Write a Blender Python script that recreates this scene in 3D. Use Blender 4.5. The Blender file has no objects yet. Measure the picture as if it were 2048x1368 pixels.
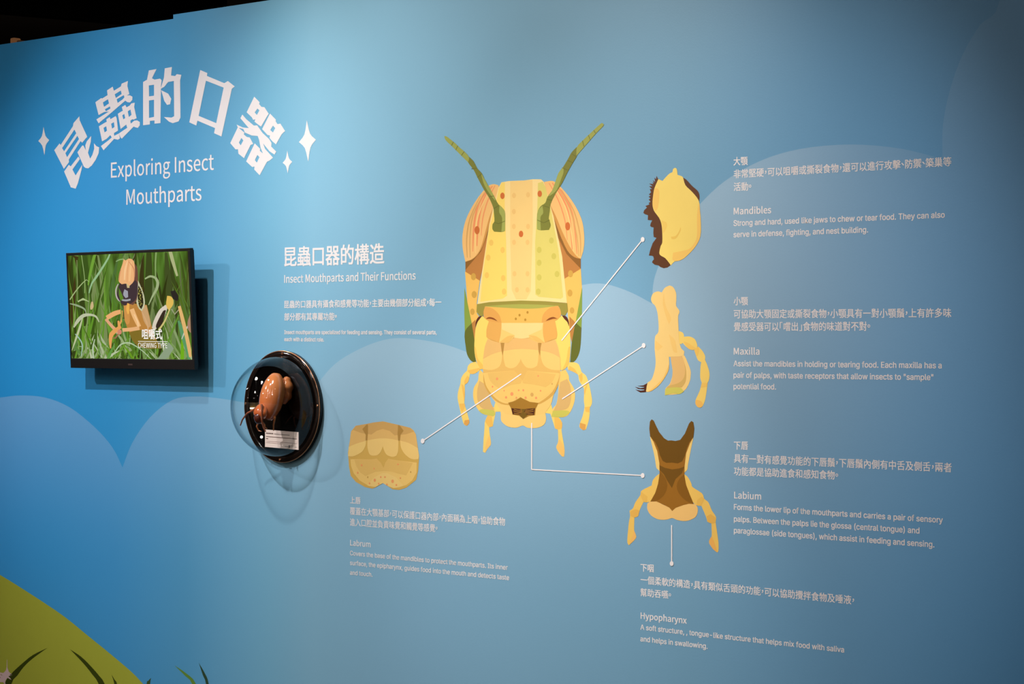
import bpy, bmesh, math, random, os
from mathutils import Vector, Matrix
from mathutils.geometry import tessellate_polygon

C = bpy.context.scene.collection
SC = bpy.context.scene

# ------------------------------------------------------------------ camera, world, lights, exposure
F = 4452.0                      # focal length in pixels of the 2048 px wide frame
TH = math.radians(42.0)         # the wall is seen this far off its normal
HOR = 672.0                     # picture row of the eye level
CAMZ = 1.60
Z0 = 5.06
FWD = Vector((-math.sin(TH), math.cos(TH), 0)); RT = Vector((math.cos(TH), math.sin(TH), 0)); UP = Vector((0, 0, 1))
CAM = Vector((0, 0, CAMZ)) - FWD * Z0
cd = bpy.data.cameras.new('camera'); co = bpy.data.objects.new('camera', cd); C.objects.link(co)
co.location = CAM; co.rotation_euler = (math.pi / 2, 0, TH)
cd.sensor_width = 36; cd.lens = F / 2048 * 36; cd.shift_y = -(684 - HOR) / 2048
cd.clip_start = 0.05; cd.clip_end = 100
SC.camera = co

w = bpy.data.worlds.new('world'); SC.world = w; w.use_nodes = True
w.node_tree.nodes['Background'].inputs[0].default_value = (0.75, 0.85, 1.0, 1)
w.node_tree.nodes['Background'].inputs[1].default_value = 0.012

def spot(loc, tgt, power, color, size, blend, radius=0.05):
    l = bpy.data.lights.new('spot', 'SPOT'); l.energy = power; l.color = color
    l.spot_size = math.radians(size); l.spot_blend = blend; l.shadow_soft_size = radius
    o = bpy.data.objects.new('spot', l); C.objects.link(o); o.location = loc
    o.rotation_euler = (Vector(tgt) - Vector(loc)).to_track_quat('-Z', 'Y').to_euler()
    return o
SPOTS = [  # location, aim, watt, colour, cone, blend, radius
    ((-1.30, -1.90, 3.50), (-1.23, 0, 1.42), 198, (0.974, 0.932, 1.0), 51, 1.0, 0.03),
    ((-3.00, -2.00, 3.10), (-1.30, 0, 1.35), 112, (0.936, 0.947, 1.0), 37, 1.0, 0.03),
    ((-0.80, -1.10, 3.20), (-0.47, 0, 1.31), 72, (1.0, 0.97, 0.958), 62, 1.0, 0.03),
    ((-0.74, -2.40, 2.93), (-0.12, 0, 2.18), 149, (1.0, 0.952, 0.901), 40, 1.0, 0.04),
    ((0.83, -2.65, 3.65), (0.58, 0, 1.46), 327, (1.0, 0.877, 0.843), 33, 1.0, 0.04),
    ((0.22, -1.64, 3.07), (0.12, 0, 1.11), 109, (1.0, 0.99, 1.0), 34, 1.0, 0.04),
]
for s in SPOTS: spot(*s)
HALL = [(-2.6, -4.6, 4.2), (-0.6, -5.4, 4.4), (1.6, -4.8, 4.3), (-4.6, -3.2, 4.0), (-5.6, -6.2, 4.4), (-2.2, -7.4, 4.5), (1.0, -7.8, 4.4), (-7.4, -8.8, 4.4), (-4.2, -9.8, 4.4), (4.8, -6.4, 4.4)]
for h in HALL: spot(h, (-0.6, 0, 1.3), 27, (1.0, 0.92, 0.85), 110, 1.0, 0.07)     # hall ceiling lights, aimed at the wall as added fill
for x in (-5.6, -3.2, -0.8, 1.6, 4.0): spot((x, -5.6, 4.2), (x, -7.5, 1.5), 210, (1.0, 0.92, 0.84), 95, 1.0, 0.06)   # added lamps: wash the pale wall so it bounces fill
spot((-15.0, 9.5, 2.6), (-17.5, 12.0, 5.2), 70, (1.0, 0.82, 0.66), 150, 1.0, 0.09)  # added uplight, lifts the dark ceiling behind the wall

SC.view_settings.view_transform = 'Standard'; SC.view_settings.look = 'None'
SC.view_settings.exposure = 0.0; SC.view_settings.gamma = 1.0
SC.view_settings.use_curve_mapping = False

# ------------------------------------------------------------------ helpers
def W(px, py, n=0.0):
    """point of the plane y = -n that stands at this place of the photograph"""
    d = FWD + RT * ((px - 1024) / F) + UP * ((HOR - py) / F)
    t = (-n - CAM.y) / d.y
    return CAM + d * t
def lin(c):
    return tuple(((v / 255) / 12.92 if v / 255 <= 0.04045 else ((v / 255 + 0.055) / 1.055) ** 2.4) for v in c[:3])
_m = {}
def base_mat(name, rough=0.5, spec=0.5, metal=0.0):
    m = bpy.data.materials.new(name); m.use_nodes = True
    b = m.node_tree.nodes['Principled BSDF']
    b.inputs['Roughness'].default_value = rough; b.inputs['Specular IOR Level'].default_value = spec
    b.inputs['Metallic'].default_value = metal
    return m, b
def noise_to(m, b, col, amt=0.04, scale=60, bump=0.0, bscale=300):
    nt = m.node_tree; N = nt.nodes; L = nt.links
    tc = N.new('ShaderNodeTexCoord'); n = N.new('ShaderNodeTexNoise'); n.inputs['Scale'].default_value = scale
    L.new(tc.outputs['Object'], n.inputs['Vector'])
    mx = N.new('ShaderNodeMix'); mx.data_type = 'RGBA'
    mx.inputs[6].default_value = (*[v * (1 - amt) for v in col], 1); mx.inputs[7].default_value = (*[min(1, v * (1 + amt)) for v in col], 1)
    L.new(n.outputs['Fac'], mx.inputs[0]); L.new(mx.outputs[2], b.inputs['Base Color'])
    if bump:
        n2 = N.new('ShaderNodeTexNoise'); n2.inputs['Scale'].default_value = bscale; L.new(tc.outputs['Object'], n2.inputs['Vector'])
        bp = N.new('ShaderNodeBump'); bp.inputs['Strength'].default_value = bump; bp.inputs['Distance'].default_value = 0.001
        L.new(n2.outputs['Fac'], bp.inputs['Height']); L.new(bp.outputs['Normal'], b.inputs['Normal'])
def plain(name, col, rough=0.5, spec=0.5, metal=0.0, amt=0.05, scale=40, bump=0.0, bscale=300):
    if name in _m: return _m[name]
    m, b = base_mat(name, rough, spec, metal); noise_to(m, b, lin(col), amt, scale, bump, bscale)
    _m[name] = m; return m
INK = 0.86
def ink(col):
    """printed vinyl of one colour"""
    k = 'ink_%d_%d_%d' % tuple(col)
    if k in _m: return _m[k]
    m, b = base_mat(k, 0.45, 0.35); noise_to(m, b, tuple(v * INK for v in lin(col)), 0.025, 25)
    _m[k] = m; return m
def glow(col, s=1.0):
    k = 'glow_%d_%d_%d_%g' % (*col, s)
    if k in _m: return _m[k]
    m = bpy.data.materials.new(k); m.use_nodes = True; N = m.node_tree.nodes
    N.remove(N['Principled BSDF']); e = N.new('ShaderNodeEmission'); e.inputs[0].default_value = (*lin(col), 1); e.inputs[1].default_value = s
    m.node_tree.links.new(e.outputs[0], N['Material Output'].inputs[0]); _m[k] = m; return m

def tag(o, label=None, cat=None, group=None, kind=None):
    if label: o['label'] = label
    if cat: o['category'] = cat
    if group: o['group'] = group
    if kind: o['kind'] = kind
    return o
def empty(name, loc, label=None, cat=None, group=None, kind=None):
    o = bpy.data.objects.new(name, None); C.objects.link(o); o.location = loc; o.empty_display_size = 0.05
    return tag(o, label, cat, group, kind)
def link(name, me, parent=None, mats=None):
    o = bpy.data.objects.new(name, me); C.objects.link(o)
    if mats:
        for m in mats: me.materials.append(m)
    if parent is not None: o.parent = parent
    return o
def bm_obj(name, bm, mats, parent=None, smooth=False):
    me = bpy.data.meshes.new(name); bm.normal_update(); bm.to_mesh(me); bm.free()
    if smooth:
        for p in me.polygons: p.use_smooth = True
    return link(name, me, parent, mats if isinstance(mats, (list, tuple)) else [mats])
def rootpos(o):
    p = Vector((0, 0, 0))
    while o is not None: p = p + Vector(o.location); o = o.parent
    return p
def box(bm, lo, hi, mi=0, bevel=0.0):
    r = bmesh.ops.create_cube(bm, size=1.0)
    vs = r['verts']
    for v in vs: v.co = Vector(((lo[i] + hi[i]) / 2 + v.co[i] * (hi[i] - lo[i]) for i in range(3)))
    fs = list({f for v in vs for f in v.link_faces})
    for f in fs: f.material_index = mi
    if bevel:
        es = list({e for f in fs for e in f.edges})
        bmesh.ops.bevel(bm, geom=es, offset=bevel, segments=2, affect='EDGES', profile=0.5)
def tube(bm, pts, rads, seg=8, mi=0):
    rings = []
    for i, p in enumerate(pts):
        p = Vector(p); a = Vector(pts[max(0, i - 1)]); b = Vector(pts[min(len(pts) - 1, i + 1)])
        d = (b - a).normalized(); x = d.orthogonal().normalized() if not rings else (xx - d * xx.dot(d)).normalized()
        xx = x; y = d.cross(x); r = rads[i] if hasattr(rads, '__len__') else rads
        rings.append([bm.verts.new(p + x * math.cos(t) * r + y * math.sin(t) * r) for t in [2 * math.pi * k / seg for k in range(seg)]])
    for A, B in zip(rings, rings[1:]):
        for k in range(seg):
            f = bm.faces.new((A[k], A[(k + 1) % seg], B[(k + 1) % seg], B[k])); f.material_index = mi; f.smooth = True
    f = bm.faces.new(rings[0][::-1]); f.material_index = mi
    f = bm.faces.new(rings[-1]); f.material_index = mi

def smooth_poly(P, n=3, ang=50):
    P = [Vector((p[0], p[1])) for p in P]; L = len(P); out = []
    corner = []
    for i in range(L):
        a = P[i] - P[i - 1]; b = P[(i + 1) % L] - P[i]
        corner.append(a.length < 1e-6 or b.length < 1e-6 or abs(a.angle(b, 0)) > math.radians(ang))
    for i in range(L):
        p1, p2 = P[i], P[(i + 1) % L]
        p0 = p1 - (p2 - p1) * 0.5 if corner[i] else P[i - 1]
        p3 = p2 + (p2 - p1) * 0.5 if corner[(i + 1) % L] else P[(i + 2) % L]
        for k in range(n):
            t = k / n
            out.append(0.5 * ((2 * p1) + (p2 - p0) * t + (2 * p0 - 5 * p1 + 4 * p2 - p3) * t * t + (3 * p1 - p0 - 3 * p2 + p3) * t ** 3))
    return out
def crop(ox, oy, s): return lambda p: (ox + p[0] * s, oy + p[1] * s)
def ell(cx, cy, rx, ry, n=18): return [(cx + rx * math.cos(2 * math.pi * i / n), cy + ry * math.sin(2 * math.pi * i / n)) for i in range(n)]
def stroke(pts, wd):
    """a tapering or even band along a line; wd is one width or a list"""
    n = len(pts); wl = wd if hasattr(wd, '__len__') else [wd] * n; A, B = [], []
    for i, p in enumerate(pts):
        p = Vector(p); d = (Vector(pts[min(n - 1, i + 1)]) - Vector(pts[max(0, i - 1)])).normalized(); q = Vector((-d.y, d.x)) * wl[i] / 2
        A.append(tuple(p + q)); B.append(tuple(p - q))
    return A + B[::-1]

def flat(name, shapes, tf, parent, place=None, layer=0.0001, mat=ink, sub=3):
    """one mesh of flat printed areas. shapes: (points, colour, level[, 'c' for straight corners[, holes]])
    tf: crop coordinates -> photograph pixels; place(px, py, lift) -> point"""
    org = rootpos(parent) if parent is not None else Vector((0, 0, 0))
    place = place or (lambda x, y, h: W(x, y) + Vector((0, -h - 0.0002, 0)))
    V, Fc, MI, cols = [], [], [], []
    for si, sh in enumerate(shapes):
        pts, col, lev = sh[:3]; lev = lev + min(si, 40) * 0.02; hard = len(sh) > 3 and sh[3] == 'c'; holes = sh[4] if len(sh) > 4 else []
        if col not in cols: cols.append(col)
        loops = []
        for lp in [pts] + list(holes):
            q = [Vector(p) for p in lp] if hard else smooth_poly(lp, sub)
            loops.append([Vector((*tf((p[0], p[1])), 0)) for p in q])
        # drop doubled points
        flatv = [p for l in loops for p in l]
        tris = tessellate_polygon([[Vector((p.x, p.y, 0)) for p in l] for l in loops])
        b = len(V)
        for p in flatv: V.append(tuple(place(p.x, p.y, (lev + 1) * layer) - org))
        for t in tris:
            a, c, d = (Vector(flatv[i]) for i in t)
            if abs((c - a).cross(d - a).z) < 1e-6: continue
            z = (c - a).cross(d - a).z
            t = tuple(t) if z < 0 else tuple(reversed(t))   # picture y runs down: face the room
            Fc.append(tuple(b + i for i in t)); MI.append(cols.index(col))
    me = bpy.data.meshes.new(name); me.from_pydata(V, [], Fc)
    for p, i in zip(me.polygons, MI): p.material_index = i
    me.update()
    return link(name, me, parent, [mat(c) for c in cols])

# ------------------------------------------------------------------ lettering
_noto = None
try:
    _noto = bpy.data.fonts.load(os.path.join(bpy.utils.resource_path('LOCAL'), 'datafiles', 'fonts', 'Noto Sans CJK Regular.woff2'))
except Exception:
    _noto = None
_inter = None
try:
    _inter = bpy.data.fonts.load(os.path.join(bpy.utils.resource_path('LOCAL'), 'datafiles', 'fonts', 'Inter.woff2'))
except Exception:
    _inter = None
_g = {}
def glyphs(text, font, bold=0):
    k = (text, font.name if font else '')
    if k in _g: return _g[k]
    c = bpy.data.curves.new('text', 'FONT'); c.body = text; c.resolution_u = 3
    if font: c.font = font; c.size = 1 / 0.35 if font == _noto else 1.0
    o = bpy.data.objects.new('text', c); C.objects.link(o); bpy.context.view_layer.update()
    m = bpy.data.meshes.new_from_object(o.evaluated_get(bpy.context.evaluated_depsgraph_get()))
    V = [(v.co.x, v.co.y) for v in m.vertices]; Fc = [tuple(p.vertices) for p in m.polygons]
    bpy.data.objects.remove(o); bpy.data.meshes.remove(m); bpy.data.curves.remove(c)
    _g[k] = (V, Fc); return _g[k]
NARROW = {'，': 0.42, '。': 0.42, '、': 0.42, '「': 0.5, '」': 0.5}
def layout(text, style, bold):
    """(verts, faces, em-height of the letters)"""
    if any(ord(ch) > 0x2E80 for ch in text):
        V, Fc = [], []; x = 0.0
        for ch in text:
            v, f = glyphs(ch, _noto, bold); b = len(V)
            if ch in NARROW:
                adv = NARROW[ch]; cx = (min(p[0] for p in v) + max(p[0] for p in v)) / 2; dy = 0.30 if ch in '，。、' else 0
                V += [(p[0] - cx + x + adv / 2, p[1] + dy) for p in v]
            else:
                adv = 1.0; V += [(p[0] + x, p[1]) for p in v]
            Fc += [tuple(b + i for i in t) for t in f]; x += adv
        return V, Fc, -0.075, 0.80
    font = _noto if style == 'humanist' else _inter
    v, f = glyphs(text, font, bold)
    ys = [q[1] for q in glyphs('H', font)[0]]; return v, f, 0.0, max(ys)
WHITE = (252, 246, 242)
def text_line(name, parent, text, p0, p1, h, style='humanist', bold=0.0, col=WHITE, place=None, lift=0.0004, mat=ink):
    """p0, p1: picture places of the foot of the first and last letter; h: letter height in picture pixels"""
    org = rootpos(parent); place = place or (lambda x, y, q: W(x, y) + Vector((0, -q - 0.0001, 0)))
    V, Fc, y0, y1 = layout(text, style, bold)
    xs = [p[0] for p in V]; xa, xb = min(xs), max(xs)
    A = place(p0[0], p0[1], lift); B = place(p1[0], p1[1], lift)
    U = place(p0[0], p0[1] - h, lift) - A
    D = (B - A) / (xb - xa); U = U / (y1 - y0)
    # weight: the outline is laid down again, shifted by a hair
    offs = [(0, 0)] if bold <= 0 else [(-bold, -bold * .6), (bold, bold * .6), (-bold, bold * .6), (bold, -bold * .6)]
    kx = (xb - xa) / (xb - xa + 2 * bold)
    nv = len(V); VV = []; FF = []
    for q, (ox, oy) in enumerate(offs):
        VV += [tuple(A + D * ((p[0] - xa + bold + ox) * kx) + U * (p[1] - y0 + oy) - org + Vector((0, -q * 0.00002, 0))) for p in V]
        FF += [tuple(q * nv + i for i in t) for t in Fc]
    Fc = FF
    me = bpy.data.meshes.new(name); me.from_pydata(VV, [], Fc); me.update()
    return link(name, me, parent, [mat(col)])

# ------------------------------------------------------------------ wall, floor, ceiling
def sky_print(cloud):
    k = 'print_cloud_lit' if cloud else 'print_sky_lit'
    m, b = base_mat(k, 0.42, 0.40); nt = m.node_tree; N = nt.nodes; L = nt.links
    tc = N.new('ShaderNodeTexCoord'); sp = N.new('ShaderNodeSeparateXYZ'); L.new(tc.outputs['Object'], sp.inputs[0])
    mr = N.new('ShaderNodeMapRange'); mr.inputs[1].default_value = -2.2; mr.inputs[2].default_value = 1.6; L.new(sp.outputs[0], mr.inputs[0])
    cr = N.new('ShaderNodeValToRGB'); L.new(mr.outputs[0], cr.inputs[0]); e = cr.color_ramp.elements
    stops = SKY_LIT
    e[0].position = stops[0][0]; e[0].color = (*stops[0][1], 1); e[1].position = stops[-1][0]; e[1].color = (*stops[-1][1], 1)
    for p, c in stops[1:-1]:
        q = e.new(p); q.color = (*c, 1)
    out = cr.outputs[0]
    if cloud:   # the printed clouds are a paler tint that thins out downwards
        mz = N.new('ShaderNodeMapRange'); mz.interpolation_type = 'SMOOTHSTEP'
        mz.inputs[1].default_value = 0.95; mz.inputs[2].default_value = 1.72; mz.inputs[3].default_value = 0.04; mz.inputs[4].default_value = 0.29
        L.new(sp.outputs[2], mz.inputs[0])
        mx = N.new('ShaderNodeMix'); mx.data_type = 'RGBA'; mx.inputs[7].default_value = (0.60, 0.70, 0.74, 1)
        mxx = N.new('ShaderNodeMapRange'); mxx.interpolation_type = 'SMOOTHSTEP'; mxx.inputs[1].default_value = 0.5; mxx.inputs[2].default_value = 1.25; mxx.inputs[3].default_value = 1.0; mxx.inputs[4].default_value = 0.22
        L.new(sp.outputs[0], mxx.inputs[0]); mm = N.new('ShaderNodeMath'); mm.operation = 'MULTIPLY'; L.new(mz.outputs[0], mm.inputs[0]); L.new(mxx.outputs[0], mm.inputs[1])
        L.new(mm.outputs[0], mx.inputs[0]); L.new(out, mx.inputs[6]); out = mx.outputs[2]
    L.new(out, b.inputs['Base Color'])
    # faint weave of the printed fabric
    n = N.new('ShaderNodeTexNoise'); n.inputs['Scale'].default_value = 260; n.inputs['Detail'].default_value = 3; L.new(tc.outputs['Object'], n.inputs['Vector'])
    bp = N.new('ShaderNodeBump'); bp.inputs['Strength'].default_value = 0.12; bp.inputs['Distance'].default_value = 0.001
    L.new(n.outputs['Fac'], bp.inputs['Height']); L.new(bp.outputs['Normal'], b.inputs['Normal'])
    return m
SKY_LIT = [(0.0, (0.018, 0.34, 0.80)), (0.118, (0.024, 0.325, 0.69)), (0.197, (0.036, 0.312, 0.63)), (0.276, (0.070, 0.33, 0.565)), (0.32, (0.125, 0.395, 0.60)),  # print's blue across the wall, with some of the spots' light put into it
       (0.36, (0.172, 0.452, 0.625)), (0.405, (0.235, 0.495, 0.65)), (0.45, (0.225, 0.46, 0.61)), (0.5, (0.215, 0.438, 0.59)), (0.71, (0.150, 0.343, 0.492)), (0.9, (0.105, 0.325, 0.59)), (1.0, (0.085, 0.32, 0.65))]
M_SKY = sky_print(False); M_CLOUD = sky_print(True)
M_EDGE = plain('panel_edge', (30, 60, 80), 0.7)
XS = W(346.5, 33).x
ZR = W(345, 29.3).z; ZL = W(347, 37).z; ZL0 = W(0, 90).z; ZR1 = W(542, 0).z
wall = empty('wall_back', (0, 0, 0), 'tall blue exhibition wall printed with pale clouds', None, None, 'structure')
def panel(x0, x1, z1, mats):
    bm = bmesh.new(); box(bm, (x0, 0, 0), (x1, 0.09, z1))
    bm.normal_update()
    for f in bm.faces: f.material_index = 0 if f.normal.y < -0.5 else 1
    return bm_obj('wall_panel', bm, mats, wall)
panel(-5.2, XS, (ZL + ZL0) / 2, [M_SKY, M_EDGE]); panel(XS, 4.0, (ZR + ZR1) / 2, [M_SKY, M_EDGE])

idt = lambda p: p
cl = [(-260, 930), (-200, 860), (-120, 812), (-60, 799), (0, 795), (40, 791), (90, 795), (140, 815), (190, 855), (225, 895), (245, 935),
      (265, 885), (300, 835), (345, 800), (390, 793), (440, 797), (493, 806), (540, 815), (580, 835), (605, 812), (635, 768), (670, 728), (715, 700), (760, 682), (800, 676), (850, 681),
      (900, 692), (960, 715), (1020, 742), (1060, 640), (1110, 590), (1165, 570), (1210, 568), (1260, 584), (1304, 607),
      (1308, 560), (1325, 515), (1355, 460), (1400, 408), (1450, 362), (1520, 322), (1600, 298), (1700, 289), (1800, 297), (1885, 318),
      (1886, 250), (1900, 180), (1925, 110), (1960, 50), (2000, 0)]
zc = (ZR + ZR1) / 2
cl3 = [W(x, y) for x, y in cl]
cl3 += [Vector((1.262, 0, zc - 0.002)), Vector((2.8, 0, zc - 0.002)), Vector((2.8, 0, 0.30)), Vector((-2.4, 0, 0.30))]
sm = smooth_poly([(p.x, p.z) for p in cl3], 4)
me = bpy.data.meshes.new('printed_cloud'); tr = tessellate_polygon([[Vector((p[0], p[1], 0)) for p in sm]])
me.from_pydata([(p[0], -0.0001, p[1]) for p in sm], [], [tuple(t) for t in tr]); me.update()
bm = bmesh.new(); bm.from_mesh(me)
for f in bm.faces:
    f.normal_update()
    if f.normal.y > 0: f.normal_flip()
bm.to_mesh(me); bm.free()
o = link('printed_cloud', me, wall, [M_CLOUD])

bm = bmesh.new(); box(bm, (-22, -14, -0.1), (9, 16, 0)); o = bm_obj('floor', bm, plain('carpet', (92, 90, 90), 0.9, 0.1, bump=0.4)); tag(o, kind='structure')
bm = bmesh.new(); box(bm, (-22, -14, 5.2), (9, 16, 5.3)); o = bm_obj('ceiling', bm, plain('black_ceiling', (40, 36, 33), 0.9, 0.1)); tag(o, kind='structure')
M_DARK = plain('dark_wall_paint', (46, 40, 36), 0.9, 0.1)
for nm, lo, hi in (('wall_far', (-22, 15.9, 0), (9, 16, 5.2)), ('wall_left', (-22, -14, 0), (-21.9, 16, 5.2)), ('wall_right', (8.9, -14, 0), (9, 16, 5.2)), ('wall_front', (-22, -14, 0), (9, -13.9, 5.2))):
    bm = bmesh.new(); box(bm, lo, hi); o = bm_obj(nm, bm, M_DARK); tag(o, kind='structure')
# ------------------------------------------------------------------ hill with grass, printed at the foot of the wall
hp = crop(0, 1120, 450 / 2048)
wl = W(-300, 1150)
hill = empty('hill_illustration', W(60, 1500), 'olive green hill printed low at the left end of the blue wall', 'illustration')
HILL = [(-2200, -1250), (-1600, -900), (-1000, -480), (-500, -150), (0, 135), (200, 258), (400, 387), (600, 525), (800, 688), (1000, 850), (1200, 1020), (1305, 1129), (1500, 1330), (1750, 1700), (1750, 2500), (-2200, 2500)]
flat('hill_shape', [(HILL, (182, 186, 62), 1)], hp, hill)
tuft = empty('grass_illustration', W(110, 1480), 'dark green curved grass blades printed in front of the olive hill', 'illustration')
DG = (62, 72, 8)
for nm, pts in (('blade', [(432, 800), (300, 865), (200, 945), (100, 1040), (40, 1140), (0, 1400), (70, 1400), (105, 1129), (160, 1050), (220, 970), (300, 895)]),
                ('blade', [(638, 812), (740, 880), (830, 968), (905, 1055), (955, 1129), (1060, 1400), (1000, 1400), (900, 1129), (840, 1040), (760, 940)]),
                ('blade', [(1016, 1042), (1045, 1090), (1070, 1140), (1110, 1400), (1080, 1400), (1042, 1129)])):
    flat(nm, [(pts, DG, 3)], hp, tuft)
tuft2 = empty('grass_illustration', W(380, 1480), 'thin grass blades printed on blue right of the hill foot', 'illustration')
for pts, c in (([(1376, 1072), (1366, 1129), (1340, 1400), (1310, 1400), (1335, 1129), (1350, 1100)], (70, 92, 40)),
               ([(1588, 958), (1700, 1035), (1785, 1129), (1860, 1400), (1830, 1400), (1750, 1129), (1690, 1058)], (110, 152, 56)),
               ([(1810, 935), (1870, 1040), (1900, 1129), (1930, 1400), (1900, 1400), (1876, 1129), (1848, 1050)], (52, 78, 50))):
    flat('blade', [(pts, c, 1)], hp, tuft2)
fl = empty('flower_illustration', W(0, 1400), 'pale pink spiky flower printed on the hill, cut by the picture corner', 'illustration')
flat('petal', [([(-900, 900), (-500, 840), (-200, 720), (0, 700), (200, 740), (300, 650), (360, 560), (395, 380), (405, -20), (425, -20), (430, 420), (520, 680), (620, 760), (700, 830), (560, 800), (600, 880), (740, 880), (560, 900),
       (480, 920), (600, 1030), (660, 1130), (540, 1070), (430, 1010), (330, 1180), (300, 1290), (340, 1400), (280, 1400), (200, 1260), (0, 1260), (-500, 1300), (-900, 1200)], (238, 206, 200), 5, 'c')], crop(0, 1320, 60 / 1710), fl)
flat('petal_mark', [(ell(-20, 1000, 60, 40), (120, 80, 70), 6), ([(30, 800), (140, 850), (150, 880), (60, 850)], (160, 130, 90), 6)], crop(0, 1320, 60 / 1710), fl)

# ------------------------------------------------------------------ curved title and stars
c5 = crop(90, 120, 270 / 1368); c6 = crop(340, 120, 300 / 1520); c1 = crop(0, 0, 700 / 2048)
TW = (252, 246, 242)
title = empty('title_lettering', W(330, 340), 'large white Chinese title lettering curved like an arch at upper left', 'lettering')
T = lambda pts, *h: (pts, TW, 2, 'c', list(h))
flat('title_character', [
    T([(150, 845), (160, 862), (285, 670), (290, 640), (350, 570), (353, 612), (430, 778), (378, 838), (362, 822), (243, 1008), (245, 1035), (193, 1103), (95, 914)],
      [(175, 893), (300, 705), (318, 742), (195, 925)], [(208, 945), (330, 768), (346, 800), (226, 985)]),
    T([(195, 1130), (243, 1062), (262, 1078), (340, 978), (355, 1005), (280, 1110), (312, 1170), (380, 1060), (372, 1110), (335, 1250), (312, 1304), (262, 1290), (257, 1275)]),
    T([(330, 935), (380, 866), (392, 868), (415, 915), (410, 865), (425, 825), (470, 770), (466, 830), (437, 940), (460, 1000), (482, 960), (500, 900), (497, 843), (522, 873), (550, 885), (545, 945), (515, 1012), (475, 1070), (440, 1098), (412, 1094), (395, 1080)])], c5, title)
flat('title_character', [
    T([(512, 428), (572, 385), (580, 391), (636, 356), (630, 308), (688, 270), (700, 312), (770, 268), (778, 240), (842, 212), (836, 262), (856, 345), (830, 360), (862, 358), (888, 372), (886, 405), (862, 430), (838, 428), (815, 412),
       (690, 520), (545, 642), (522, 602), (650, 522), (600, 528), (545, 558)],
      [(588, 430), (640, 398), (650, 440), (600, 475)], [(708, 348), (770, 310), (778, 345), (720, 385)], [(608, 500), (660, 470), (664, 492), (620, 520)], [(728, 398), (800, 356), (806, 378), (790, 398), (738, 435)]),
    T([(548, 672), (600, 640), (628, 625), (622, 602), (658, 578), (665, 600), (718, 568), (728, 590), (742, 715), (700, 742), (704, 768), (750, 745), (762, 795), (740, 808), (702, 800), (595, 915), (568, 872), (640, 818), (678, 785), (665, 762), (625, 800), (580, 825)],
      [(595, 688), (622, 672), (630, 716), (606, 734)], [(672, 646), (700, 630), (706, 678), (682, 696)]),
    T([(740, 545), (775, 522), (790, 515), (780, 477), (815, 455), (828, 480), (862, 460), (876, 440), (912, 432), (905, 475), (930, 590), (900, 605), (888, 600), (866, 615), (872, 645), (905, 615), (935, 612), (962, 628), (962, 662), (942, 688), (915, 682), (900, 675),
       (780, 798), (764, 780), (750, 745), (800, 710), (835, 688), (825, 655), (768, 700)],
      [(785, 560), (805, 547), (814, 588), (796, 602)], [(840, 520), (868, 502), (878, 556), (852, 578)])], c5, title)
flat('title_character', [
    T([(838, 480), (862, 466), (862, 462), (872, 412), (917, 404), (890, 458), (905, 466), (938, 460), (947, 470), (943, 500), (940, 720), (905, 724), (905, 705), (878, 708), (878, 728), (838, 733)],
      [(872, 500), (902, 496), (902, 560), (873, 564)], [(873, 588), (902, 584), (902, 684), (873, 690)]),
    T([(965, 400), (1007, 392), (1002, 442), (1026, 445), (1035, 434), (1062, 438), (1055, 470), (1057, 688), (1046, 710), (1012, 721), (990, 712), (960, 685), (1005, 688), (1020, 680), (1018, 474), (985, 480), (962, 508), (941, 520), (960, 455)]),
    T([(944, 528), (985, 548), (1003, 578), (996, 610), (978, 614), (962, 590)])], c1, title)
flat('title_character', [T([(308, 102), (380, 132), (376, 162), (552, 235), (588, 213), (658, 268), (628, 292), (523, 775), (448, 742), (458, 690), (280, 615), (268, 664), (197, 632)],
      [(366, 210), (545, 280), (470, 640), (292, 566)])], c6, title)
flat('title_character', [
    T([(855, 372), (910, 428), (905, 447), (928, 475), (958, 478), (1002, 545), (985, 572), (925, 675), (895, 655), (858, 625), (866, 600), (845, 607), (830, 580), (778, 530)], [(888, 492), (908, 510), (882, 557), (860, 532)]),
    T([(1015, 543), (1075, 605), (1072, 620), (1090, 650), (1120, 645), (1168, 720), (1135, 750), (1075, 855), (1040, 825), (1010, 790), (1015, 765), (990, 760), (935, 700)], [(1045, 665), (1068, 690), (1045, 735), (1018, 710)]),
    (([(715, 590), (735, 553), (775, 600), (852, 665), (885, 662), (940, 740), (1005, 800), (1030, 840), (1028, 878), (1078, 928), (1060, 958), (1010, 925), (945, 845), (965, 900), (1010, 950), (1045, 990), (1005, 1005), (945, 950), (920, 890), (905, 810), (890, 770), (830, 765), (760, 735), (745, 700), (690, 685), (677, 655), (740, 684), (800, 690)]), TW, 2.5, 'c'),
    (([(690, 680), (755, 735), (750, 755), (780, 780), (810, 785), (845, 850), (820, 860), (752, 995), (695, 950), (690, 905), (665, 905), (612, 842)]), TW, 2.2, 'c', [[(725, 790), (745, 815), (718, 865), (700, 838)]]),
    (([(860, 845), (915, 900), (912, 920), (940, 945), (975, 935), (1042, 992), (1010, 1020), (985, 1030), (910, 1168), (855, 1110), (858, 1080), (835, 1085), (773, 1028)]), TW, 2.1, 'c', [[(888, 962), (908, 985), (882, 1040), (862, 1015)]])], c6, title)
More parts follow.
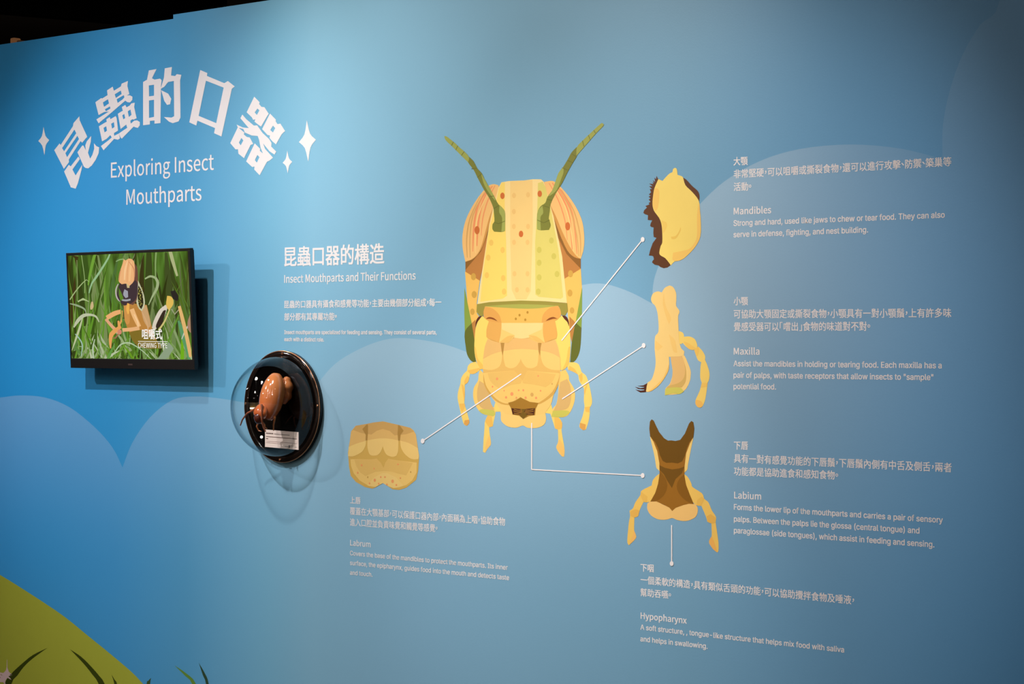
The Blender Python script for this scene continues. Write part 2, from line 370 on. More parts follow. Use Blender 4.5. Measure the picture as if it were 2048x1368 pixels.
def star(name, label, T4, tf):
    t, l, b, r = T4; cx, cy = (l[0] + r[0]) / 2, (l[1] + r[1]) / 2
    q = []
    for a, c in ((t, l), (l, b), (b, r), (r, t)):
        q.append(a)
        for k in (0.25, 0.5, 0.75):
            mx, my = a[0] + (c[0] - a[0]) * k, a[1] + (c[1] - a[1]) * k; g = 0.42 * 4 * k * (1 - k) * 0.8
            q.append((mx + (cx - mx) * g, my + (cy - my) * g))
    e = empty(name, W(*tf(b)), label, 'star', 'white printed stars beside the title')
    flat('star_shape', [(q, TW, 2, 'c')], tf, e); return e
star('printed_star', 'largest white four pointed star right of the arched title', ((1388, 612), (1308, 832), (1402, 1028), (1480, 808)), c6)
star('printed_star', 'smallest white four pointed star under the right end of the title', ((1190, 918), (1143, 1042), (1195, 1148), (1240, 1032)), c6)
star('printed_star', 'white four pointed star left of the arched title', ((256, 742), (225, 825), (261, 908), (289, 820)), c1)

# ------------------------------------------------------------------ text blocks
def block(name, label, root, lines):
    e = empty(name, W(*root), label, 'lettering')
    for ln in lines: text_line(ln[0], e, *ln[1:5], **(ln[5] if len(ln) > 5 else {}))
    return e
HB = dict(style='humanist', bold=0.018); CJ = dict(bold=0.012); CB = dict(bold=0.018); EN = dict(style='grotesk', bold=0.014); EB = dict(style='grotesk', bold=0.022)
block('subtitle_lettering', 'white English subtitle lettering in two lines under the arched title', (330, 410), [
    ('text_line', 'Exploring Insect', (222.2, 355.5), (428, 339.3), 30, dict(bold=0.006)), ('text_line', 'Mouthparts', (253, 409.5), (403.3, 400.6), 30, dict(bold=0.006))])
block('section_heading', 'white heading in Chinese and English between screen and insect head', (700, 566), [
    ('text_line', '昆蟲口器的構造', (568.8, 533), (769, 527), 37, dict(bold=0.020)), ('text_line', 'Insect Mouthparts and Their Functions', (568.8, 565.7), (831.6, 559), 15.4, dict(bold=0.014))])
block('intro_text', 'small white introduction text under the centre left heading', (700, 684), [
    ('text_line', '昆蟲的口器具有攝食和感覺等功能，主要由幾個部分組成，每一', (568.8, 616.4), (883, 612.4), 14.4, CB), ('text_line', '部分都有其專屬功能。', (568.8, 641), (674, 640.3), 14.2, CB),
    ('text_line', 'Insect mouthparts are specialized for feeding and sensing. They consist of several parts,', (568.8, 668.2), (873.5, 668.6), 7.6, EB), ('text_line', 'each with a distinct role.', (568.8, 682.2), (648.4, 683), 7.6, EB)])
block('labrum_text', 'white text about the labrum below the printed tan labrum', (850, 1155), [
    ('text_line', '上唇', (700.2, 1006.9), (721.3, 1008.2), 13.4, CB),
    ('text_line', '覆蓋在大顎基部，可以保護口器內部，內面稱為上咽，協助食物', (700.2, 1029.2), (1010.5, 1051.6), 14.6, CJ), ('text_line', '進入口腔並負責味覺和觸覺等感覺。', (700.2, 1051.4), (875.5, 1064.4), 14.4, CJ),
    ('text_line', 'Labrum', (700.6, 1090.9), (741.5, 1094.4), 11.2, HB), ('text_line', 'Covers the base of the mandibles to protect the mouthparts. Its inner', (700.2, 1110.4), (1015.7, 1139.8), 9, EN),
    ('text_line', 'surface, the epipharynx, guides food into the mouth and detects taste', (700.2, 1129.8), (1018.6, 1160.2), 9, EN), ('text_line', 'and touch.', (700.2, 1149.3), (745.2, 1153.4), 9, EN)])
block('mandible_text', 'white text about mandibles at top of the right hand column', (1680, 480), [
    ('text_line', '大顎', (1467.3, 331), (1495.8, 329.8), 16, CB), ('text_line', '非常堅硬，可以咀嚼或撕裂食物，還可以進行攻擊、防禦、築巢等', (1467.7, 356.6), (1903, 332), 16.4, CJ), ('text_line', '活動。', (1467.7, 382), (1503, 380.8), 16, CJ),
    ('text_line', 'Mandibles', (1467.7, 429), (1542.7, 426.2), 13.2, HB), ('text_line', 'Strong and hard, used like jaws to chew or tear food. They can also', (1467.3, 451.9), (1889.8, 435.2), 11, EN),
    ('text_line', 'serve in defense, fighting, and nest building.', (1467.3, 474.6), (1736.5, 464.8), 11, EN)])
block('maxilla_text', 'white text about the maxilla second in the right hand column', (1680, 780), [
    ('text_line', '小顎', (1467.7, 610.4), (1496.3, 610.3), 16, CB), ('text_line', '可協助大顎固定或撕裂食物，小顎具有一對小顎鬚，上有許多味', (1467.7, 636.6), (1903, 634.8), 16.6, CJ), ('text_line', '覺感受器可以「嚐出」食物的味道對不對。', (1467.7, 662), (1740.7, 661.4), 16.6, CJ),
    ('text_line', 'Maxilla', (1467.7, 709), (1519.4, 709.2), 13.2, HB), ('text_line', 'Assist the mandibles in holding or tearing food. Each maxilla has a', (1467.3, 732.3), (1883.7, 736.6), 11, EN),
    ('text_line', 'pair of palps, with taste receptors that allow insects to "sample"', (1467.3, 755.4), (1867, 760.2), 11, EN), ('text_line', 'potential food.', (1467.3, 778.1), (1552.3, 779), 11, EN)])
block('labium_text', 'white text about the labium third in the right hand column', (1680, 1095), [
    ('text_line', '下唇', (1468, 898.9), (1496.5, 899.4), 16, CB), ('text_line', '具有一對有感覺功能的下唇鬚，下唇鬚內側有中舌及側舌，兩者', (1468, 924.9), (1903.7, 944.6), 16.6, CJ), ('text_line', '功能都是協助進食和感知食物。', (1468, 950.5), (1676.5, 959.4), 16.4, CJ),
    ('text_line', 'Labium', (1468.6, 996.7), (1522.6, 999.2), 13.2, HB), ('text_line', 'Forms the lower lip of the mouthparts and carries a pair of sensory', (1468, 1019), (1886, 1045.8), 11, EN),
    ('text_line', 'palps. Between the palps lie the glossa (central tongue) and', (1468, 1043), (1839.3, 1067), 11, EN), ('text_line', 'paraglossae (side tongues), which assist in feeding and sensing.', (1468, 1065.9), (1869, 1094.8), 11, EN)])
block('hypopharynx_text', 'white text about the hypopharynx lowest of all the text blocks', (1480, 1300), [
    ('text_line', '下咽', (1281.4, 1142.6), (1307.6, 1144.6), 15, CB), ('text_line', '一個柔軟的構造，具有類似舌頭的功能，可以協助攪拌食物及唾液，', (1281.4, 1167.2), (1708.6, 1209.2), 15.6, CJ), ('text_line', '幫助吞嚥。', (1281.2, 1192.2), (1342.5, 1198), 15.2, CJ),
    ('text_line', 'Hypopharynx', (1281.6, 1237.3), (1373.7, 1247.3), 12.4, HB), ('text_line', 'A soft structure, , tongue-like structure that helps mix food with saliva', (1281, 1259), (1688.6, 1305), 10.2, EN),
    ('text_line', 'and helps in swallowing.', (1281, 1282.4), (1415.4, 1297.7), 10.2, EN)])

# ------------------------------------------------------------------ the insect head
PA = crop(860, 220, 400 / 1368); PB0 = crop(860, 580, 400 / 1520)
def A(*pts): return [PA(p) for p in pts]
def B(*pts): return [PB0(p) for p in pts]
Ea = lambda x, y, rx, ry: [PA(p) for p in ell(x, y, rx, ry)]
Eb = lambda x, y, rx, ry: [PB0(p) for p in ell(x, y, rx, ry)]
HL = 0.00006
head = empty('insect_head_illustration', W(1045, 905), 'big printed yellow grasshopper head with two green antennae', 'illustration')
hp_ = lambda nm, sh, p=None: flat(nm, sh, idt, p or head, layer=HL)
CH, GRN, OLV, BRN = (250, 196, 96), (140, 164, 66), (104, 110, 40), (196, 134, 64)
SPT = (214, 166, 72)
hp_('head_ground', [(B((440, 130), (960, 130), (985, 300), (950, 420), (940, 600), (860, 800), (760, 940), (640, 940), (540, 800), (455, 620), (440, 420), (420, 300)), (244, 196, 104), 0), (B((400, 205), (450, 215), (450, 380), (412, 600), (395, 600), (380, 400)), (252, 210, 106), 0),
    (B((1000, 205), (950, 215), (950, 380), (985, 610), (1005, 605), (1020, 400)), (252, 210, 106), 0), (A((395, 660), (420, 640), (470, 900), (360, 1320), (340, 1320)), (250, 206, 110), 0), (A((850, 660), (820, 660), (830, 900), (900, 1310), (925, 1318)), (250, 206, 110), 0)])
hp_('cheek', [(A((240, 1105), (342, 1165)) + B((356, 100), (358, 180), (372, 200), (350, 240), (342, 398), (318, 270), (290, 160)), CH, 1, 'c'),
    (A((236, 1215)) + B((318, 252), (265, 318), (261, 150), (262, 0)), GRN, 1, 'c'), (B((265, 318), (318, 252), (342, 400), (340, 480), (352, 548), (330, 548), (305, 530), (283, 490), (272, 430)), OLV, 1.5),
    (B((318, 252), (346, 225), (350, 260), (342, 400)), BRN, 2, 'c')] + [(Ea(x, y, 17, 24), SPT, 3) for x, y in ((298, 1140), (303, 1262))] + [(Eb(323, 165, 17, 24), SPT, 3)])
hp_('cheek', [(A((918, 1155), (1032, 1085), (1040, 1215)) + B((1108, 245), (1078, 400), (1055, 270), (1045, 150), (1030, 60)), CH, 1, 'c'),
    (A((1040, 1215)) + B((1157, 0), (1156, 150), (1152, 290), (1106, 248)), GRN, 1, 'c'), (B((1152, 288), (1106, 246), (1078, 400), (1066, 550), (1085, 550), (1110, 530), (1134, 480), (1146, 410)), OLV, 1.5),
    (B((1060, 200), (1106, 246), (1078, 400), (1062, 330)), BRN, 2, 'c')] + [(Ea(x, y, 17, 24), SPT, 3) for x, y in ((962, 1120), (958, 1252))] + [(Eb(1080, 155, 17, 24), SPT, 3)])
hp_('eye_socket', [(A((243, 1035), (330, 980), (430, 660), (420, 800), (342, 1168), (243, 1106)), (196, 130, 62), 2, 'c'), (A((243, 1035), (330, 990), (400, 820), (430, 670), (405, 830), (350, 965), (243, 1094)), (146, 98, 38), 3, 'c')])
hp_('eye_socket', [(A((820, 640), (1000, 1000), (1032, 1018), (1032, 1086), (918, 1156), (840, 760)), (196, 130, 62), 2, 'c'), (A((815, 650), (900, 880), (980, 1002), (1032, 1018), (1032, 1086), (935, 985), (865, 850), (835, 760)), (146, 98, 38), 3, 'c')])
EYE, EL, ES, EB_ = (250, 196, 118), (255, 214, 132), (248, 152, 96), (222, 170, 98)
def eye(out, stripes, pale, rim, dot):
    e = hp_('compound_eye', [(out, EYE, 4)])
    for s, wd in stripes: hp_('eye_stripe', [(stroke(s, wd), ES, 5)], e) if False else None
    sh = [(stroke(s, wd), ES, 5) for s, wd in stripes] + [(stroke(s, wd), c, 5) for s, wd, c in pale]
    bpy.data.objects.remove(e)
    e = hp_('compound_eye', [(out, EYE, 4)] + sh + [(rim, (214, 152, 74), 6), (dot, (212, 112, 48), 7)])
eye(A((470, 515), (435, 507), (400, 520), (350, 572), (290, 660), (245, 755), (224, 850), (224, 940), (243, 1038), (290, 1022), (335, 980), (372, 900), (400, 790), (435, 665), (470, 560)),
    [(A((428, 520), (365, 620), (332, 760), (322, 930)), [2, 4, 4, 2]), (A((412, 525), (335, 640), (302, 790), (294, 968)), [2, 3.5, 3.5, 1.5]), (A((446, 516), (396, 620), (362, 740), (352, 860)), [1.5, 2, 2, 1])],
    [(A((345, 590), (275, 740), (252, 880), (256, 1010)), [1, 2.6, 2.6, 1.5], EB_), (A((375, 560), (295, 720), (274, 880), (276, 1010)), [1, 2.2, 2.2, 1.5], EB_), (A((400, 560), (330, 720), (312, 860), (314, 980)), [1, 2.4, 2.4, 1], EL)],
    A((250, 1036), (300, 1012), (345, 950), (378, 840), (405, 740), (432, 668), (405, 790), (374, 900), (336, 980), (290, 1022)), Ea(323, 822, 17, 28))
eye(A((782, 492), (838, 485), (880, 512), (950, 590), (1008, 680), (1044, 770), (1056, 870), (1052, 950), (1032, 1018), (988, 1006), (940, 960), (890, 850), (850, 740), (820, 640), (795, 560)),
    [(A((838, 498), (910, 610), (955, 740), (974, 955)), [2, 4, 4, 2]), (A((862, 505), (940, 620), (985, 760), (1006, 985)), [2, 3.5, 3.5, 1.5]), (A((815, 500), (880, 620), (925, 760), (940, 890)), [1.5, 2, 2, 1])],
    [(A((900, 545), (985, 690), (1028, 860), (1030, 1000)), [1, 2.6, 2.6, 1.5], EB_), (A((880, 540), (960, 680), (1005, 860), (1018, 1000)), [1, 2.2, 2.2, 1.5], EB_), (A((850, 520), (925, 660), (962, 800), (984, 980)), [1, 2.4, 2.4, 1], EL)],
    A((822, 645), (850, 740), (890, 850), (940, 960), (988, 1006), (1032, 1018), (1000, 995), (955, 930), (905, 830), (868, 740)), Ea(943, 795, 17, 28))
CRM, YEL, PCH, YGR = (255, 224, 148), (255, 220, 108), (252, 212, 130), (228, 212, 110)
YS, PS, GS = (246, 200, 96), (245, 198, 116), (212, 198, 92)
hp_('face_plate', [(A((490, 494), (540, 486), (640, 482), (705, 474), (760, 474), (780, 492), (800, 560), (840, 700), (905, 1000), (938, 1320), (790, 1308), (640, 1304), (480, 1310), (325, 1330), (350, 1150), (410, 760), (440, 640), (470, 530)), CRM, 5, 'c'),
    (A((472, 540), (490, 497), (513, 496), (512, 660), (522, 900), (528, 1270), (500, 1290), (345, 1312), (360, 1150), (402, 830), (450, 640)), YEL, 6, 'c'),
    (A((550, 488), (702, 478), (704, 800), (690, 1240), (660, 1296), (590, 1296), (560, 1230), (550, 900)), PCH, 6, 'c'),
    (A((740, 500), (772, 490), (792, 530), (830, 690), (880, 960), (912, 1280), (895, 1292), (745, 1278), (722, 1262), (720, 900), (734, 700)), YGR, 6, 'c')]
    + [(Ea(x, y, 15, 21), YS, 7) for x, y in ((420, 908), (498, 958), (400, 1010), (390, 1130), (502, 1150), (508, 1242))] + [(Ea(x, y, 13, 18), PS, 7) for x, y in ((576, 585), (672, 580), (575, 695), (575, 797), (672, 797), (576, 905), (668, 905), (579, 1120), (668, 1120), (596, 1230), (668, 1230))]
    + [(Ea(x, y, 16, 21), GS, 7) for x, y in ((748, 957), (832, 893), (848, 1000), (748, 1045), (748, 1145), (870, 1122), (742, 1242))])
for x, y in ((497, 587), (752, 573), (624, 848)): hp_('simple_eye', [(Ea(x, y, 15, 22), (214, 112, 46), 8)])
AD, ALT, AJ = (128, 130, 48), (166, 172, 82), (104, 106, 36)
hp_('antenna', [(A((268, 320), (300, 352), (325, 400), (355, 432), (378, 480), (402, 520), (440, 590), (470, 645), (502, 675), (516, 712), (515, 828), (490, 835), (440, 832), (428, 812), (430, 780), (442, 760), (438, 700), (432, 662), (405, 600), (370, 545), (335, 480), (300, 410), (262, 358)), AD, 9),
    (A((99, 180), (115, 181), (160, 216), (182, 235), (205, 258), (235, 283), (268, 322), (262, 358), (215, 312), (180, 277), (150, 247), (110, 208)), ALT, 9),
    (A((350, 430), (378, 478), (402, 520), (440, 590), (448, 622), (400, 560), (368, 500)), ALT, 10), (A((478, 650), (502, 676), (516, 712), (515, 828), (490, 834), (495, 740), (475, 700)), ALT, 10)]
    + [(stroke(A(*s), 1.1), AJ, 11, 'c') for s in (((148, 245), (162, 218)), ((178, 275), (192, 244)), ((216, 312), (236, 284)), ((285, 402), (320, 398)), ((325, 462), (356, 436)), ((405, 592), (440, 588)), ((436, 676), (470, 655)), ((440, 768), (470, 778), (514, 760)))])
hp_('antenna', [(A((1005, 253), (970, 290), (945, 335), (912, 390), (882, 430), (860, 490), (840, 545), (805, 595), (790, 635), (757, 660), (735, 710), (733, 815), (760, 823), (815, 820), (827, 790), (820, 760), (814, 740), (820, 700), (828, 640), (862, 570), (905, 500), (945, 420), (985, 350), (1006, 312)), AD, 9),
    (A((1189, 96), (1176, 88), (1140, 120), (1092, 165), (1050, 205), (1007, 253), (1003, 314), (1050, 260), (1100, 202), (1140, 157), (1186, 110)), ALT, 9),
    (A((912, 388), (880, 432), (860, 488), (838, 548), (812, 590), (832, 580), (870, 545), (900, 470), (915, 425)), ALT, 10), (A((770, 655), (738, 700), (733, 815), (760, 822), (757, 735), (776, 705)), ALT, 10)]
    + [(stroke(A(*s), 1.1), AJ, 11, 'c') for s in (((1085, 172), (1098, 206)), ((1122, 138), (1134, 160)), ((1045, 210), (1055, 250)), ((972, 300), (1000, 318)), ((942, 345), (978, 360)), ((905, 395), (945, 412)), ((800, 610), (835, 618)), ((780, 655), (818, 668)), ((735, 752), (780, 772), (820, 752)))])
OR1, OR2 = (244, 190, 92), (232, 168, 82)
hp_('brow_band', [(B((358, 108), (450, 92), (690, 80), (850, 84), (1045, 100), (1050, 160), (1028, 194), (1000, 190), (985, 132), (960, 118), (700, 124), (420, 125), (408, 160), (405, 200), (375, 195), (354, 165)), (160, 148, 62), 7, 'c'),
    (B((420, 124), (560, 112), (690, 108), (850, 112), (980, 120), (960, 134), (850, 142), (690, 148), (560, 144), (430, 132)), (176, 176, 80), 8)])
hp_('clypeus', [(B((420, 125), (520, 132), (620, 138), (690, 142), (780, 142), (860, 136), (975, 120), (992, 150), (996, 195), (965, 228), (940, 234), (868, 252), (540, 252), (450, 236), (410, 208), (408, 165)), OR1, 8.5),
    (B((420, 126), (480, 142), (530, 192), (546, 250), (450, 236), (410, 208), (408, 165)), OR2, 9), (B((975, 121), (915, 134), (862, 185), (850, 250), (940, 234), (965, 228), (996, 195), (992, 150)), OR2, 9),
    (B((425, 220), (442, 208), (462, 206), (490, 215), (516, 238), (490, 228), (462, 220)), (146, 78, 30), 10), (B((880, 236), (908, 213), (940, 205), (972, 219), (940, 219), (910, 228)), (146, 78, 30), 10)]
    + [(Eb(x, y, 8, 10), (190, 142, 50), 10) for x, y in ((743, 170), (682, 191), (654, 219), (726, 226))])
MY = (255, 220, 108)
hp_('mandible', [(B((400, 198), (450, 240), (440, 370), (420, 430), (405, 520), (405, 602), (385, 602), (352, 535), (338, 450), (343, 330), (352, 275), (370, 225)), MY, 4), (B((338, 430), (352, 535), (385, 602), (405, 602), (403, 570), (365, 520), (348, 440)), (250, 200, 92), 5),
    (B((395, 198), (370, 204), (350, 238), (347, 282), (362, 245), (378, 222)), (92, 44, 26), 5)])
hp_('mandible', [(B((1005, 193), (948, 238), (960, 375), (976, 430), (990, 510), (1000, 615), (1035, 592), (1060, 545), (1069, 420), (1062, 290), (1050, 245)), MY, 4), (B((1069, 430), (1060, 545), (1035, 592), (1002, 612), (1035, 540), (1052, 440)), (250, 200, 92), 5),
    (B((1003, 193), (1035, 200), (1055, 235), (1058, 280), (1045, 245), (1022, 220)), (92, 44, 26), 5)])
SH, TAN, TND, BOWL, BIN = (252, 208, 118), (240, 190, 112), (236, 188, 100), (250, 206, 112), (240, 194, 104)
hp_('labrum_shield', [(B((440, 368), (525, 398), (870, 398), (952, 375), (978, 440), (990, 520), (992, 620), (985, 700), (940, 800), (922, 865), (880, 925), (830, 948), (600, 948), (560, 925), (500, 855), (440, 770), (412, 690), (404, 600), (405, 520), (418, 430)), SH, 6),
    (B((440, 372), (540, 402), (650, 362), (745, 368), (840, 402), (950, 378), (972, 430), (988, 515), (930, 482), (840, 460), (700, 447), (560, 464), (470, 490), (405, 525), (418, 430)), TAN, 7),
    (B((405, 600), (470, 608), (530, 580), (548, 520), (548, 470), (556, 470), (562, 530), (575, 580), (610, 595), (650, 585), (680, 550), (690, 522), (704, 552), (735, 588), (780, 594), (815, 575), (824, 530), (826, 468), (842, 468), (846, 520), (870, 575), (925, 605), (988, 610), (988, 634), (860, 625), (740, 613), (705, 690), (640, 611), (405, 632)), TND, 8),
    (B((538, 400), (567, 402), (560, 460), (554, 500), (546, 465)), (190, 142, 66), 8, 'c'), (B((822, 402), (850, 400), (842, 440), (838, 500), (826, 465)), (190, 142, 66), 8, 'c'),
    (B((408, 632), (425, 720), (470, 790), (530, 845), (600, 862), (690, 820), (790, 862), (850, 842), (930, 775), (975, 690), (990, 632), (975, 720), (935, 800), (850, 860), (790, 870), (600, 875), (520, 855), (455, 795), (412, 715)), (222, 172, 82), 8),
    (B((415, 630), (640, 611), (705, 690), (740, 613), (985, 632), (970, 700), (930, 768), (870, 818), (820, 842), (780, 850), (690, 813), (600, 850), (540, 830), (470, 778), (428, 710)), BOWL, 9),
    (B((440, 632), (640, 611), (702, 688), (690, 712), (620, 722), (560, 748), (520, 745), (460, 692)), BIN, 10), (B((740, 613), (958, 640), (930, 700), (880, 740), (800, 720), (712, 710), (706, 690)), BIN, 10)]
    + [(Eb(x, y, r, r * 1.2), (246, 158, 100), 11) for x, y, r in ((512, 675, 9), (824, 653, 6), (620, 692, 5), (477, 735, 6), (565, 765, 5), (676, 762, 6), (711, 762, 7), (842, 766, 6), (624, 790, 12), (580, 816, 8), (658, 818, 6), (729, 818, 8), (808, 820, 8))]
    + [(Eb(x, y, r, r * 1.25), (222, 172, 92), 11) for x, y, r in ((930, 713, 6), (777, 795, 12))])
hp_('clypeus_fold', [(B((450, 236), (540, 250), (862, 250), (950, 226), (968, 330), (962, 368), (872, 400), (840, 402), (750, 352), (645, 352), (600, 402), (525, 400), (440, 365), (430, 335)), (254, 208, 116), 9, 'c'),
    (B((450, 236), (433, 290), (430, 338), (440, 366), (525, 400), (540, 330), (545, 251)), (236, 176, 88), 10), (B((862, 251), (950, 226), (968, 330), (962, 366), (875, 400), (860, 330)), (236, 176, 88), 10),
    (B((545, 251), (862, 250), (850, 300), (750, 345), (758, 362), (700, 370), (640, 362), (648, 345), (550, 300)), (255, 218, 140), 10), (B((600, 402), (530, 398), (590, 352), (640, 345)), (240, 190, 100), 10), (B((840, 402), (872, 398), (810, 352), (752, 345)), (240, 190, 100), 10)])
hp_('mouth_opening', [(B((690, 815), (720, 832), (760, 850), (826, 858), (806, 900), (800, 950), (750, 958), (710, 980), (680, 955), (630, 946), (618, 900), (596, 857), (650, 842)), (172, 124, 42), 11, 'c'),
    (B((620, 898), (690, 904), (700, 925), (690, 945), (630, 945)), (80, 38, 22), 12, 'c'), (B((800, 898), (730, 904), (715, 925), (732, 945), (792, 950)), (80, 38, 22), 12, 'c'), (B((690, 904), (730, 904), (716, 925), (745, 950), (710, 980), (680, 950), (704, 925)), (122, 92, 26), 12, 'c')]
    + [(stroke(B(*s), 1.4), (172, 124, 42), 13) for s in (((640, 905), (668, 914), (700, 912)), ((636, 918), (668, 926), (698, 922)), ((640, 936), (668, 938), (698, 930)), ((790, 905), (760, 914), (728, 910)), ((790, 920), (760, 926), (724, 920)), ((785, 942), (755, 938), (722, 930)))])
hp_('lower_lip', [(B((500, 855), (560, 885), (605, 868), (622, 900), (633, 946), (690, 958), (708, 982), (730, 962), (790, 952), (800, 900), (826, 858), (860, 880), (922, 862), (880, 925), (884, 980), (870, 1020), (835, 1042), (790, 1050), (740, 1046), (706, 1030), (660, 1046), (600, 1040), (560, 1015), (540, 985), (537, 925)), (255, 212, 122), 5)])
MXC, MXT = (252, 210, 112), (226, 184, 112)
hp_('maxilla', [(B((378, 602), (410, 640), (416, 690), (435, 770), (455, 820), (470, 880), (494, 895), (498, 948), (440, 952), (400, 940), (370, 915), (340, 860), (328, 800), (335, 740), (365, 690), (370, 650)), MXC, 2), (B((376, 690), (420, 720), (450, 790), (460, 850), (490, 908), (465, 918), (400, 900), (368, 860), (358, 780)), MXT, 3),
    (B((372, 918), (400, 905), (490, 915), (497, 945), (480, 960), (430, 948), (395, 938)), (212, 204, 92), 4)])
hp_('maxilla', [(B((1030, 605), (1055, 650), (1060, 690), (1095, 750), (1103, 820), (1085, 890), (1050, 950), (1000, 968), (930, 962), (935, 900), (960, 870), (975, 790), (980, 700), (990, 620)), MXC, 2), (B((990, 700), (1045, 675), (1070, 740), (1073, 830), (1050, 895), (1000, 915), (935, 927), (965, 860), (977, 790)), MXT, 3),
    (B((935, 918), (1040, 915), (1065, 932), (1020, 962), (965, 968), (923, 962)), (212, 204, 92), 4)])
PAL, PLS = (255, 218, 112), (250, 196, 92)
hp_('palp', [(B((350, 545), (390, 600), (342, 635), (305, 637), (300, 665), (290, 700), (265, 720), (266, 780), (262, 860), (275, 905), (296, 980), (299, 1010), (282, 1032), (258, 1020), (240, 960), (222, 880), (211, 825), (215, 770), (232, 712), (236, 675), (255, 640), (282, 612), (288, 580), (312, 555)), PAL, 2),
    (B((298, 985), (299, 1010), (282, 1032), (258, 1020), (265, 990)), (232, 170, 84), 3), (B((300, 665), (290, 700), (265, 720), (262, 690), (285, 650)), PLS, 3), (B((224, 865), (262, 862), (268, 885), (245, 930), (228, 890)), PLS, 3), (B((240, 715), (258, 730), (266, 790), (262, 850), (250, 780)), PLS, 3), (B((285, 612), (340, 600), (386, 590), (342, 635), (305, 637)), PLS, 3)])
hp_('palp', [(B((1060, 550), (1100, 550), (1130, 565), (1145, 600), (1155, 625), (1185, 650), (1202, 690), (1215, 740), (1232, 830), (1229, 870), (1216, 895), (1215, 940), (1205, 1000), (1186, 1060), (1165, 1066), (1140, 1047), (1138, 1020), (1160, 960), (1175, 890), (1170, 840), (1172, 760), (1160, 730), (1135, 690), (1125, 642), (1090, 622), (1050, 606), (1045, 575)), PAL, 2),
    (B((1140, 1008), (1185, 1022), (1182, 1062), (1165, 1066), (1140, 1047)), (232, 170, 84), 3), (B((1130, 650), (1158, 628), (1160, 680), (1148, 705)), PLS, 3), (B((1176, 890), (1215, 885), (1212, 930), (1185, 925)), PLS, 3), (B((1172, 760), (1202, 700), (1195, 730), (1176, 800)), PLS, 3), (B((1052, 606), (1090, 622), (1125, 642), (1100, 600), (1060, 575)), PLS, 3)])
hp_('labial_palp', [(B((490, 880), (500, 850), (548, 900), (540, 925), (500, 925), (495, 955), (485, 1000), (478, 1035), (450, 1045), (455, 1100), (464, 1170), (440, 1205), (420, 1238), (403, 1230), (407, 1150), (415, 1045), (418, 1000), (440, 948), (478, 950)), PAL, 1), (B((420, 1000), (440, 950), (470, 960), (480, 1035), (450, 1045)), PLS, 2), (B((450, 1100), (464, 1170), (440, 1205), (420, 1238), (425, 1170)), (255, 204, 110), 2)])
hp_('labial_palp', [(B((920, 862), (935, 920), (945, 962), (980, 970), (1005, 1010), (1003, 1052), (1000, 1062), (1010, 1130), (1022, 1200), (1021, 1265), (1000, 1262), (960, 1200), (975, 1150), (973, 1062), (950, 1052), (935, 1000), (915, 940), (880, 935), (880, 900)), PAL, 1), (B((945, 970), (980, 972), (1005, 1010), (1003, 1052), (970, 1060), (950, 1050)), PLS, 2), (B((985, 1130), (1022, 1200), (1021, 1265), (1000, 1262), (960, 1200)), (255, 204, 110), 2)])

# ------------------------------------------------------------------ the four single mouthparts
mc = crop(1240, 300, 200 / 1052)
e = empty('mandible_illustration', W(1345, 540), 'printed yellow mandible with a dark brown toothed left edge', 'illustration')
flat('chewing_edge', [([(385, 273), (392, 285), (405, 308), (385, 380), (370, 440), (360, 570), (380, 640), (420, 710), (445, 770), (455, 870), (455, 970), (430, 1040), (424, 1090), (450, 1115), (495, 1140), (533, 1212), (500, 1236), (460, 1243), (425, 1230), (408, 1215), (365, 1206), (338, 1182), (345, 1165), (358, 1150), (352, 1120), (338, 1112), (305, 1110), (318, 1055), (345, 980), (385, 925), (356, 915), (352, 870), (355, 815), (330, 810),
    (318, 798), (325, 770), (340, 740), (293, 735), (296, 685), (262, 675), (247, 662), (255, 635), (285, 605), (268, 590), (312, 572), (302, 558), (322, 545), (303, 520), (323, 510), (302, 490), (327, 480), (305, 468), (328, 445), (315, 412), (338, 410), (308, 382), (345, 380), (308, 354), (354, 358), (342, 342), (362, 345), (345, 318), (372, 335), (362, 288), (380, 308)], (98, 56, 24), 2, 'c')], mc, e)
flat('outer_edge', [([(660, 288), (700, 313), (760, 378), (820, 432), (838, 485), (834, 540), (770, 455), (690, 380)], (98, 56, 24), 2)], mc, e)
flat('mandible_body', [([(405, 308), (450, 325), (480, 290), (520, 250), (555, 232), (560, 202), (580, 187), (598, 200), (608, 262), (640, 272), (665, 290), (690, 370), (760, 440), (830, 532), (843, 640), (852, 760), (848, 905), (800, 1010), (720, 1100), (650, 1155), (580, 1170), (538, 1214), (480, 1140), (430, 1110), (415, 1080), (430, 1010), (447, 970), (445, 850), (435, 770), (410, 710), (360, 640), (343, 570), (350, 480), (365, 400)], (255, 226, 116), 3),
    ([(830, 545), (845, 650), (852, 760), (848, 905), (800, 1010), (720, 1100), (650, 1155), (580, 1170), (552, 1150), (560, 1080), (640, 1065), (730, 1040), (790, 970), (812, 890), (812, 700)], (254, 208, 104), 4), ([(372, 400), (400, 405), (416, 450), (402, 600), (372, 645), (344, 572), (352, 480)], (254, 208, 104), 4),
    ([(440, 740), (490, 760), (498, 800), (470, 860), (449, 880), (445, 810)], (252, 214, 104), 4), ([(640, 808), (640, 850), (590, 930), (545, 938), (538, 912), (585, 905), (620, 860)], (246, 206, 96), 4)], mc, e)
mx = crop(1240, 550, 200 / 977)
e = empty('maxilla_illustration', W(1350, 815), 'printed pale yellow maxilla with a jointed palp and dark claws', 'illustration')
